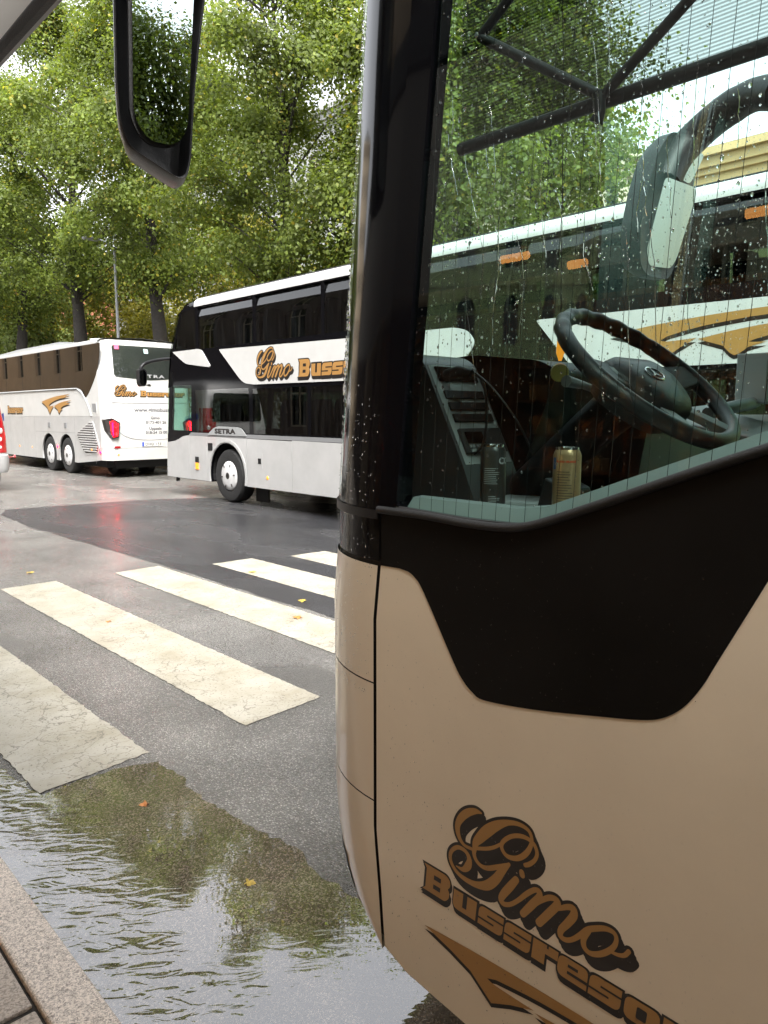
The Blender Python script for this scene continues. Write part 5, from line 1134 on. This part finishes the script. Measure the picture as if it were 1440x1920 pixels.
def tree_meshes(seed, H, R, base, nclump, nleaf, lsz, droop=0.35, shape=2.2, wide=0.38, clump=0.95):
    rg = np.random.RandomState(seed); rr = random.Random(seed)
    cl = []
    while len(cl) < nclump:
        h = rg.rand(); q = (h - wide) / (1 - wide) if h > wide else (wide - h) / wide
        rad = R * max(0.0, 1 - abs(q) ** shape) ** 0.62
        a = rg.rand() * 6.283; rho = math.sqrt(rg.rand()) * rad * (0.86 + 0.22 * math.sin(3 * a + seed) * math.sin(5 * h + seed))
        cl.append((rho * math.cos(a), rho * math.sin(a), base + (H - base) * h))
    cl = np.array(cl)
    # trunk and limbs
    t = MB(); top = base + (H - base) * 0.82; px, py = rr.uniform(-0.25, 0.25), rr.uniform(-0.25, 0.25)
    ax = lambda z: (px * (z / H) ** 1.3 * 2 + 0.10 * math.sin(z * 0.8 + seed), py * (z / H) ** 1.3 * 2 + 0.10 * math.cos(z * 0.7 + seed))
    r0 = 0.017 * H + 0.05
    zs = [-0.1, 0.15, 0.5, 1.2, 2.2, 3.4, 4.6, 5.8, 7.2, 8.8, 10.5, 12.2]
    zs = [z for z in zs if z < top] + [top]
    t.tube([(*ax(max(z, 0)), z) for z in zs], [r0 * (1.55 if z < 0.1 else 1.25 if z < 0.3 else 1.0) * max(0.10, 1 - 0.88 * max(0, z) / top) * (1 + 0.05 * math.sin(z * 3)) for z in zs], 14)
    order = sorted(range(nclump), key=lambda i: rg.rand())
    for n_, i in enumerate(order[:int(nclump * 0.55)]):
        c = cl[i]; d = math.hypot(c[0], c[1]); z0 = max(base * 0.72, c[2] - 0.55 * d - 0.4); z0 = min(z0, top * 0.97)
        a = np.array([*ax(z0), z0]); mid = a * 0.45 + c * 0.55 + np.array([rr.uniform(-.3, .3), rr.uniform(-.3, .3), 0.25 * d * 0.35])
        q = smoothloop([tuple(a), tuple(a * 0.7 + mid * 0.3 + np.array([0, 0, 0.05])), tuple(mid), tuple(c)], 3)
        rb = 0.030 + 0.017 * d if n_ < 14 else 0.016 + 0.008 * d
        rb = min(rb, r0 * 0.6)
        t.tube(q, [rb * (1 - 0.88 * k / (len(q) - 1)) for k in range(len(q))], 7 if n_ < 14 else 5, caps=False)
    # leaves, clump by clump
    N = nclump * nleaf
    cc = np.repeat(cl, nleaf, axis=0); s = np.repeat(clump * (0.65 + 0.7 * rg.rand(nclump)), nleaf)[:, None]
    g = rg.randn(N, 3) * np.array([0.62, 0.62, 0.42]) * s
    g[:, 2] -= droop * (g[:, 0] ** 2 + g[:, 1] ** 2) / s[:, 0]
    P = cc + g
    out = P - np.array([0, 0, base + (H - base) * 0.35]); out /= np.linalg.norm(out, axis=1)[:, None] + 1e-6
    gd = g / (np.linalg.norm(g, axis=1)[:, None] + 1e-6); nr = rg.randn(N, 3) * 0.55 + out * 0.35 + gd * 0.75 + np.array([0, 0, 0.6]); nr /= np.linalg.norm(nr, axis=1)[:, None]
    ta = rg.randn(N, 3) + np.array([0, 0, -0.5]); ta -= nr * (ta * nr).sum(1)[:, None]; ta /= np.linalg.norm(ta, axis=1)[:, None]
    bi = np.cross(nr, ta); L = (lsz * (0.65 + 0.7 * rg.rand(N)))[:, None]
    v = np.empty((N, 4, 3)); v[:, 0] = P - ta * L * 0.5; v[:, 1] = P + bi * L * 0.40 - ta * L * 0.05 + nr * L * 0.12; v[:, 2] = P + ta * L * 0.55; v[:, 3] = P - bi * L * 0.40 - ta * L * 0.05 + nr * L * 0.12
    me = bpy.data.meshes.new('crown'); me.vertices.add(N * 4); me.vertices.foreach_set('co', v.reshape(-1))
    me.loops.add(N * 4); me.loops.foreach_set('vertex_index', np.arange(N * 4, dtype=np.int32))
    me.polygons.add(N); me.polygons.foreach_set('loop_start', np.arange(N, dtype=np.int32) * 4)
    me.update(calc_edges=True); me.validate()
    return t, me
TREES = {}
def tree_kind(key, leaf, **k):
    t, me = tree_meshes(**k); me.materials.append(leaf)
    tr = t.build('trunk', M['bark'], smooth=60); tm = tr.data; bpy.data.objects.remove(tr)
    TREES[key] = (tm, me)
tree_kind('a', M['leaf'], seed=3, H=17.0, R=5.2, base=6.7, nclump=100, nleaf=860, lsz=0.104, clump=0.74, wide=0.32)
tree_kind('b', M['leaf'], seed=8, H=16.2, R=5.0, base=6.4, nclump=94, nleaf=860, lsz=0.104, clump=0.74, wide=0.32)
tree_kind('c', M['leaf'], seed=21, H=11.4, R=3.1, base=3.2, nclump=95, nleaf=560, lsz=0.095, clump=0.8, shape=1.5, wide=0.34)
tree_kind('d', M['leafpale'], seed=31, H=8.6, R=4.0, base=1.5, nclump=100, nleaf=300, lsz=0.16)
tree_kind('e', M['leafyellow'], seed=44, H=10.0, R=4.3, base=2.2, nclump=95, nleaf=300, lsz=0.17)
def plant(kind, loc, rz, s, label, group):
    r = empty('street_tree', loc, label, 'tree', group); r.rotation_euler = (0, 0, rz); r.scale = (s, s, s)
    for nme, me in zip(('trunk', 'crown'), TREES[kind]):
        o = bpy.data.objects.new(nme, me); COL.objects.link(o); o.parent = r
G1 = 'tall lime trees in the row behind the coaches'; G2 = 'lower trees further back in the park'
plant('b', (12.0, 16.3, 0.1), 0.4, 0.82, 'tall lime tree directly behind the double-decker coach', G1)
plant('b', (12.1, 24.2, 0.1), 2.2, 0.97, 'tall lime tree with the thickest visible trunk, behind the tail of the white coach', G1)
plant('a', (12.0, 30.9, 0.1), 3.9, 1.0, 'tall lime tree whose slender forked trunk rises over the roof of the white coach', G1)
plant('b', (12.2, 38.2, 0.1), 5.4, 1.02, 'tall lime tree above the front end of the white coach', G1)
plant('a', (12.0, 46.0, 0.1), 1.3, 0.98, 'second to last tall lime tree at the far end of the row', G1)
plant('b', (12.2, 54.0, 0.1), 4.4, 1.0, 'last tall lime tree at the far end of the row', G1)
plant('c', (12.6, 11.4, 0.1), 0.3, 1.0, 'slim pointed tree seen through the window blind of the near coach', G1)
plant('c', (15.2, 10.9, 0.1), 2.5, 1.04, 'slim pointed tree behind the folding arm of the window blind', G1)
plant('c', (13.4, 14.0, 0.1), 4.0, 0.85, 'smaller slim tree beside the black windscreen pillar', G1)
G3 = 'pointed trees behind the camera'
plant('c', (0.0, -19.0, 0.1), 1.0, 1.06, 'lower of the two pointed footway trees reflected in the driver mirror', G3)
plant('c', (1.7, -23.0, 0.1), 3.0, 1.16, 'higher of the two pointed footway trees reflected in the driver mirror', G3)
plant('d', (15.5, 44.0, 0.1), 0.9, 1.0, 'pale green bushy tree over the front of the white coach', G2)
plant('d', (20.0, 60.0, 0.1), 2.9, 1.1, 'pale green bushy tree at the far end of the park', G2)
plant('d', (17.0, 68.0, 0.1), 5.2, 1.15, 'pale green bushy tree half hidden at the left edge behind the minibus', G2)
plant('e', (18.5, 38.5, 0.1), 1.9, 1.0, 'yellowing tree between the two visible trunks', G2)
plant('e', (19.0, 29.5, 0.1), 3.3, 1.0, 'yellowing tree behind the thick trunk', G2)
plant('d', (19.5, 21.0, 0.1), 4.1, 1.0, 'pale green tree in the gap above the double-decker roof', G2)
plant('b', (10.0, 84.0, 0.1), 4.0, 1.0, 'tall tree beside the red building where the street ends', G2)
# thin lamp post between the trunks
lp = empty('street_lamp', (11.2, 25.3, 0.1), 'thin grey lamp post between two tree trunks behind the white coach', 'street lamp')
MB().tube([(11.2, 25.3, 0.1), (11.2, 25.3, 1.2), (11.2, 25.3, 1.25), (11.2, 25.3, 7.2)], [0.085, 0.08, 0.06, 0.045], 12).build('post', M['greystrip'], lp, smooth=40)
MB().tube([(11.2, 25.3, 7.15), (11.05, 25.3, 7.35), (10.6, 25.3, 7.42)], 0.03, 8).build('arm', M['greystrip'], lp, smooth=40)
MB().box((10.15, 25.18, 7.38), (10.65, 25.42, 7.47)).build('lamp_head', M['greystrip'], lp, bevel=0.03)

# ================================================================== buildings
def plaster(name, col, rough=0.85, var=0.08): return simple(name, col, rough, var=var, vscale=0.8, bump=0.2, bscale=60)
M['ochre'] = plaster('ochre_plaster', (0.54, 0.39, 0.19)); M['cream'] = plaster('cream_plaster', (0.55, 0.49, 0.36)); M['grey'] = plaster('grey_render', (0.30, 0.31, 0.30))
M['brickred'] = plaster('red_brick', (0.38, 0.13, 0.08)); M['stone'] = plaster('brown_stone', (0.52, 0.42, 0.30)); M['roofmetal'] = simple('roof_metal', (0.10, 0.11, 0.11), 0.5, 0.3)
M['winpane'] = glass('window_glass', (0.03, 0.035, 0.035), ior=1.6); M['winframe'] = simple('window_frame_paint', (0.35, 0.30, 0.22), 0.6)
def facade(root, A, B, z0, z1, ny, rows, wallm, w, h, sill, arched=False, trim=None, depth=0.35):
    """wall from plan point A to B (outside on the left of A->B) with real window openings; rows = list of sill heights"""
    A = Vector((*A, 0)); B = Vector((*B, 0)); e = (B - A).normalized(); L = (B - A).length; n = Vector((-e.y, e.x, 0))
    P = lambda s, z, d=0.0: A + e * s - n * d + Vector((0, 0, z))
    holes = []
    for zz in rows:
        for k in range(ny):
            c = L * (k + 0.5) / ny
            if arched: lp_ = [(c - w / 2, zz), (c + w / 2, zz), (c + w / 2, zz + h - w / 2)] + [(c + w / 2 * math.cos(t * math.pi / 8), zz + h - w / 2 + w / 2 * math.sin(t * math.pi / 8)) for t in range(1, 8)] + [(c - w / 2, zz + h - w / 2)]
            else: lp_ = [(c - w / 2, zz), (c + w / 2, zz), (c + w / 2, zz + h), (c - w / 2, zz + h)]
            holes.append(lp_)
    MB().prism([P(s, z) for s, z in ((0, z0), (L, z0), (L, z1), (0, z1))], -n * depth, 0, [[P(*q) for q in hh] for hh in holes]).build('wall', wallm, root)
    pr0 = None
    for hh in holes:
        x0 = min(q[0] for q in hh); x1 = max(q[0] for q in hh); a = hh[0][1]; b = max(q[1] for q in hh); cxx = (x0 + x1) / 2
        f = MB(); t = 0.07
        for u0, u1, v0, v1 in ((x0, x0 + t, a, b), (x1 - t, x1, a, b), (x0 + t, x1 - t, a, a + t), (cxx - t / 2, cxx + t / 2, a + t, b), (x0 + t, x1 - t, a + (b - a) * 0.66, a + (b - a) * 0.66 + t)):
            f.prism([P(u0, v0, 0.16), P(u1, v0, 0.16), P(u1, v1, 0.16), P(u0, v1, 0.16)], -n * 0.05)
        fo = f.build('window', M['winframe'], root)
        MB().prism([P(*q, 0.19) for q in hh], (0, 0, 0)).build('pane', M['winpane'], fo)
    return P, n, L
def block(name, x0, x1, y0, y1, h, wallm, label, storeys, wx, wy, w=1.1, hh=1.9, arched=False, cor=0.5, group=None, base=None):
    r = empty(name, ((x0 + x1) / 2, (y0 + y1) / 2, 0), label, 'building', group)
    rows = [1.2 + (h - 1.6) / storeys * k for k in range(storeys)]
    facade(r, (x0, y0), (x0, y1), 0, h, wy, rows, wallm, w, hh, 0, arched)
    facade(r, (x1, y0), (x0, y0), 0, h, wx, rows, wallm, w, hh, 0, arched)
    MB().box((x0 + 0.36, y0 + 0.36, 0), (x0 + 0.42, y1, h)).box((x0 + 0.42, y0 + 0.36, 0), (x1, y0 + 0.42, h)).box((x1 - 0.3, y0 + 0.43, 0), (x1, y1, h)).box((x0 + 0.43, y1 - 0.3, 0), (x1 - 0.31, y1, h)).build('inner_wall', M['under'], r)
    g = MB(); c = cor
    for d, za, zb in ((0.15, h - 0.9, h - 0.65), (0.30, h - 0.65, h - 0.25), (c, h - 0.25, h + 0.05)):
        g.box((x0 - d, y0 - d, za + 0.002), (x0 - 0.002, y1 + d, zb)); g.box((x0 - 0.001, y0 - d, za + 0.002), (x1 + d, y0 - 0.002, zb))
    g.build('cornice', wallm, r)
    for k in range(1, storeys): MB().box((x0 - 0.08, y0 - 0.08, rows[k] - 0.75), (x0 - 0.003, y1, rows[k] - 0.55)).build('string_course', wallm, r)
    MB().add([(x0 - c, y0 - c, h + 0.06), (x1 + c, y0 - c, h + 0.06), (x1 + c, y1 + c, h + 0.06), (x0 - c, y1 + c, h + 0.06), ((x0 + x1) / 2, y0 + 4, h + 2.6), ((x0 + x1) / 2, y1 - 4, h + 2.6)], [(0, 1, 4), (1, 2, 5, 4), (2, 3, 5), (3, 0, 4, 5)]).build('roof', M['roofmetal'], r)
    return r
block('apartment_building', 32, 46, 28.3, 72, 21.0, M['grey'], 'tall grey apartment building with a stepped cornice behind the trees', 5, 4, 12)
block('ochre_house', 32, 46, -26, 16.5, 12.4, M['ochre'], 'ochre yellow house with pale upper floor seen behind the far wing mirror', 3, 4, 12, 1.3, 2.4, True)
block('cream_house', 30.5, 44, 18.0, 27.5, 13.0, M['cream'], 'cream house with arched windows between the ochre house and the grey building', 3, 4, 4, 1.5, 2.6, True)
block('added_end_building', -4, 10.5, 66, 80, 26.0, M['stone'], 'unseen brown stone building added to darken reflections from the street end', 6, 6, 5)  # unseen block, added so the windscreen pillar reflects it instead of bright sky
block('brick_building', 29, 44, 74, 120, 16.0, M['brickred'], 'red brick building glimpsed between the trunks at the far end of the park', 4, 4, 12)
# the street side behind the camera: shop with a lit window, then plain stone fronts
sb = empty('shop_building', (-5.5, 3.0, 0), 'brown stone shop building with a warm lit display window facing the near coach', 'building')
WX = -2.3
op = [(1.4, 0.5), (6.6, 0.5), (6.6, 2.62), (1.4, 2.62)]; dop = [(7.2, 0.12), (8.3, 0.12), (8.3, 2.5), (7.2, 2.5)]
ups = [[(a, z), (a + 1.2, z), (a + 1.2, z + 1.8), (a, z + 1.8)] for a in (-11, -8, -5, -2, 1, 4, 7, 10) for z in (4.0, 7.2)]
plate('wall', [(-14, 0), (12, 0), (12, 11), (-14, 11)], WX - 0.4, 0.4, M['stone'], sb, [op, dop] + ups)
for u_ in ups:
    f = plate('window', [(u_[0][0] + 0.0, u_[0][1]), (u_[1][0], u_[0][1]), (u_[1][0], u_[2][1]), (u_[0][0], u_[2][1])], WX - 0.26, 0.05, M['winframe'], sb, [[(u_[0][0] + 0.08, u_[0][1] + 0.08), (u_[0][0] + 0.56, u_[0][1] + 0.08), (u_[0][0] + 0.56, u_[2][1] - 0.08), (u_[0][0] + 0.08, u_[2][1] - 0.08)], [(u_[0][0] + 0.64, u_[0][1] + 0.08), (u_[1][0] - 0.08, u_[0][1] + 0.08), (u_[1][0] - 0.08, u_[2][1] - 0.08), (u_[0][0] + 0.64, u_[2][1] - 0.08)]])
    plate('pane', u_, WX - 0.28, 0.0, M['winpane'], f)
sf = plate('shop_window', [(1.4, 0.5), (6.6, 0.5), (6.6, 2.62), (1.4, 2.62)], WX - 0.15, 0.07, M['plastic'], sb, [[(1.47 + 1.71 * k, 0.57), (3.12 + 1.71 * k, 0.57), (3.12 + 1.71 * k, 2.55), (1.47 + 1.71 * k, 2.55)] for k in range(3)])
plate('pane', op, WX - 0.12, 0.0, M['shopglass'], sf)
do = plate('shop_door', [(7.2, 0.12), (8.3, 0.12), (8.3, 2.5), (7.2, 2.5)], WX - 0.2, 0.06, M['plastic'], sb, [[(7.32, 0.3), (8.18, 0.3), (8.18, 2.38), (7.32, 2.38)]])
plate('pane', [(7.32, 0.3), (8.18, 0.3), (8.18, 2.38), (7.32, 2.38)], WX - 0.17, 0.0, M['shopglass'], do)
M['shopwall'] = plaster('shop_wall', (0.42, 0.28, 0.16)); M['wood'] = simple('shelf_wood', (0.25, 0.12, 0.05), 0.5, var=0.3, vscale=12)
MB().box((-6.3, 0.2, 0.1), (-2.75, 9.2, 0.14)).build('shop_floor', M['wood'], sb)
MB().box((-6.4, 0.2, 0.14), (-6.3, 9.2, 3.6)).box((-6.29, 0.2, 0.14), (-2.75, 0.3, 3.6)).box((-6.29, 9.1, 0.14), (-2.75, 9.2, 3.6)).build('shop_wall', M['shopwall'], sb)
MB().box((-6.3, 0.2, 3.6), (-2.75, 9.2, 3.7)).build('shop_ceiling', M['shopwall'], sb)
MB().box((-12, -14, 0), (-11.8, 12, 11)).box((-11.79, -14, 0), (-2.71, -13.8, 11)).box((-11.79, 11.8, 0), (-2.71, 12, 11)).box((-11.79, -13.79, 10.9), (-2.71, 11.79, 11.05)).box((-11.79, -13.79, 3.75), (-2.71, 11.79, 3.9)).box((-4.2, -13.79, 3.95), (-4.0, 11.79, 10.8)).build('rear_wall', M['stone'], sb)
su = empty('shelf_unit', (-6.0, 3.8, 0.14), 'wooden shelf unit full of small goods inside the lit shop', 'shelf')
g = MB()
for z in (0.5, 0.95, 1.4, 1.85, 2.3): g.box((-6.28, 1.5, z), (-5.9, 6.3, z + 0.03))
for y in (1.46, 3.0, 4.6, 6.3): g.box((-6.28, y, 0.14), (-5.88, y + 0.04, 2.7))
g.build('shelf', M['wood'], su)
for m_, sd in ((simple('goods_amber', (0.55, 0.25, 0.06), 0.5), 1), (simple('goods_cream', (0.6, 0.52, 0.36), 0.6), 2), (simple('goods_dark', (0.08, 0.05, 0.04), 0.5), 3)):
    g = MB(); rr_ = random.Random(sd)
    for z in (0.53, 0.98, 1.43, 1.88, 2.33):
        y = 1.55 + 0.06 * sd
        while y < 6.2:
            w_ = rr_.uniform(0.05, 0.16)
            if rr_.random() < 0.33: g.box((-6.2, y, z), (-5.95, y + w_, z + rr_.uniform(0.12, 0.32)))
            y += w_ + 0.12
    g.build('shelf_goods', m_, su)
M['lit'] = simple('lit_lamp_shade', (0.9, 0.6, 0.3), 0.5, emit=(1.0, 0.55, 0.20), es=15.0)
pdl = None
for y, lbl in ((2.4, 'warm lit pendant lamp nearest the end wall inside the shop'), (3.6, 'warm lit pendant lamp over the middle of the shop shelves'), (4.9, 'warm lit pendant lamp nearest the shop door')):
    p_ = empty('pendant_lamp', (-4.0, y, 3.6), lbl, 'lamp', 'pendant lamps in the shop')
    MB().tube([(-4.0, y, 3.6), (-4.0, y, 3.0)], 0.006, 6).build('cord', M['rubber'], p_)
    MB().lathe([(0.0, 0.02), (-0.02, 0.06), (-0.10, 0.19), (-0.12, 0.19), (-0.13, 0.0)], (-4.0, y, 3.02), (0, 0, 1), 24).build('lamp_shade', M['lit'], p_, smooth=40)
HEATERS = (((2.52, 2.70, 2.55), 'orange glowing heater bar furthest along the canopy, reflected beside the window blind'), ((2.16, 2.26, 2.46), 'short orange glowing heater bar in the middle of three under the canopy'), ((1.22, 1.38, 2.55), 'orange glowing heater bar nearest the camera under the canopy'))
# flat canopy over the footway, its edge crossing the picture's top corner
M['heater'] = simple('glowing_heater', (0.8, 0.4, 0.15), 0.5, emit=(1.0, 0.42, 0.10), es=2.2)
for (y0_, y1_, z_), lbl in HEATERS:
    h_ = empty('terrace_heater', (-1.0, (y0_ + y1_) / 2, z_), lbl, 'heater', 'heaters under the canopy')
    MB().box((-1.06, y0_ - 0.03, z_ + 0.035), (-0.94, y1_ + 0.03, z_ + 0.06)).box((-1.07, y0_ - 0.04, z_ - 0.03), (-1.061, y1_ + 0.04, z_ + 0.034)).box((-1.01, y0_ + 0.1, z_ + 0.061), (-0.99, y0_ + 0.13, 2.71)).build('reflector', M['plastic'], h_)
    MB().tube([(-1.0, y0_, z_), (-1.0, y1_, z_)], 0.022, 8).build('heating_rod', M['heater'], h_)
ca = empty('shop_canopy', (-0.8, 0.0, 2.7), 'pale grey fabric canopy with a dark edge strip over the footway', 'canopy')
mf, ntf, nf, lf_, pf = mat('canopy_fabric'); pf.inputs['Base Color'].default_value = (0.55, 0.54, 0.52, 1); pf.inputs['Roughness'].default_value = 0.9
tf = nf.new('ShaderNodeBsdfTranslucent'); tf.inputs[0].default_value = (0.185, 0.18, 0.17, 1); xf = nf.new('ShaderNodeMixShader'); lf_.new(pf.outputs[0], xf.inputs[1]); lf_.new(tf.outputs[0], xf.inputs[2]); lf_.new(xf.outputs[0], nf['Material Output'].inputs[0])
MB().grid([[(x, y, 2.72 + 0.012 * math.sin(y * 1.3)) for y in zr(-7, 11, 40)] for x in (-2.29, -0.8, 0.735)]).build('fabric_sheet', mf, ca, smooth=40)
MB().box((0.736, -7, 2.688), (0.752, 11, 2.83)).build('edge_strip', M['rubber'], ca)
MB().box((0.753, -7, 2.696), (0.768, 11, 2.84)).build('edge_trim', M['greystrip'], ca)
def terrace(y0, y1, h, m, label, ny, rows):
    r = empty('terrace_building', (-9, (y0 + y1) / 2, 0), label, 'building', 'terrace buildings on the kerb side of the street')
    facade(r, (-2.29, y1), (-2.29, y0), 0, h, ny, rows, m, 1.2, 1.9, 0)
    MB().box((-16, y0, 0), (-15.7, y1, h)).box((-15.69, y0, 0), (-2.75, y0 + 0.3, h)).box((-15.69, y1 - 0.3, 0), (-2.75, y1, h)).box((-15.69, y0 + 0.31, h - 0.2), (-2.3, y1 - 0.31, h)).box((-3.0, y0 + 0.31, 0), (-2.9, y1 - 0.31, h - 0.21)).build('inner_wall', M['under'], r)
    return r
M['darkbrick'] = plaster('dark_brick', (0.075, 0.055, 0.045)); M['tan'] = plaster('tan_plaster', (0.5, 0.38, 0.27))
terrace(12.05, 42, 9.0, M['darkbrick'], 'dark brick terrace building on the kerb side beyond the shop', 9, [1.2, 4.3, 6.6])
terrace(42.05, 100, 11.0, M['tan'], 'tan plastered terrace building further up the kerb side of the street', 16, [1.2, 4.3, 7.4])

# ================================================================== fallen leaves on the wet road
fy = simple('fallen_leaf_yellow', (0.42, 0.30, 0.05), 0.5, var=0.3, vscale=80); fo_ = simple('fallen_leaf_orange', (0.45, 0.17, 0.04), 0.5, var=0.3, vscale=80)
rl = random.Random(2)
for x, y, s, m_, lbl in ((2.591, 8.356, 0.055, fy, 'yellow fallen leaf on the wet road beyond the second stripe'), (4.35, 6.75, 0.06, fy, 'yellow fallen leaf on the fourth stripe of the crossing'),
        (3.99, 5.365, 0.06, fy, 'pale yellow fallen leaf on the dark strip between two stripes'), (3.625, 4.937, 0.06, fo_, 'orange fallen leaf on the third stripe of the crossing'),
        (1.36, 2.175, 0.03, fy, 'small yellow fallen leaf lying in the puddle'), (1.33, 2.96, 0.03, fo_, 'small brown leaf lying in the puddle near the end of the first stripe'), (2.42, 5.9, 0.03, fo_, 'small brown leaf on the second stripe')):
    a = rl.uniform(0, 6.28); L = []
    for k in range(14):
        t = 2 * math.pi * k / 14; r = s * (0.75 + 0.25 * math.cos(5 * t)) * (0.6 + 0.4 * abs(math.cos(t / 2)))
        L.append((x + r * math.cos(t + a), y + r * math.sin(t + a), 0.011 + 0.005 * math.sin(3 * t)))
    c = (x, y, 0.016); o = MB().add(L + [c], [(k, (k + 1) % 14, 14) for k in range(14)]).build('fallen_leaf', m_)
    tag(o, lbl, 'leaf', 'fallen leaves on the road')
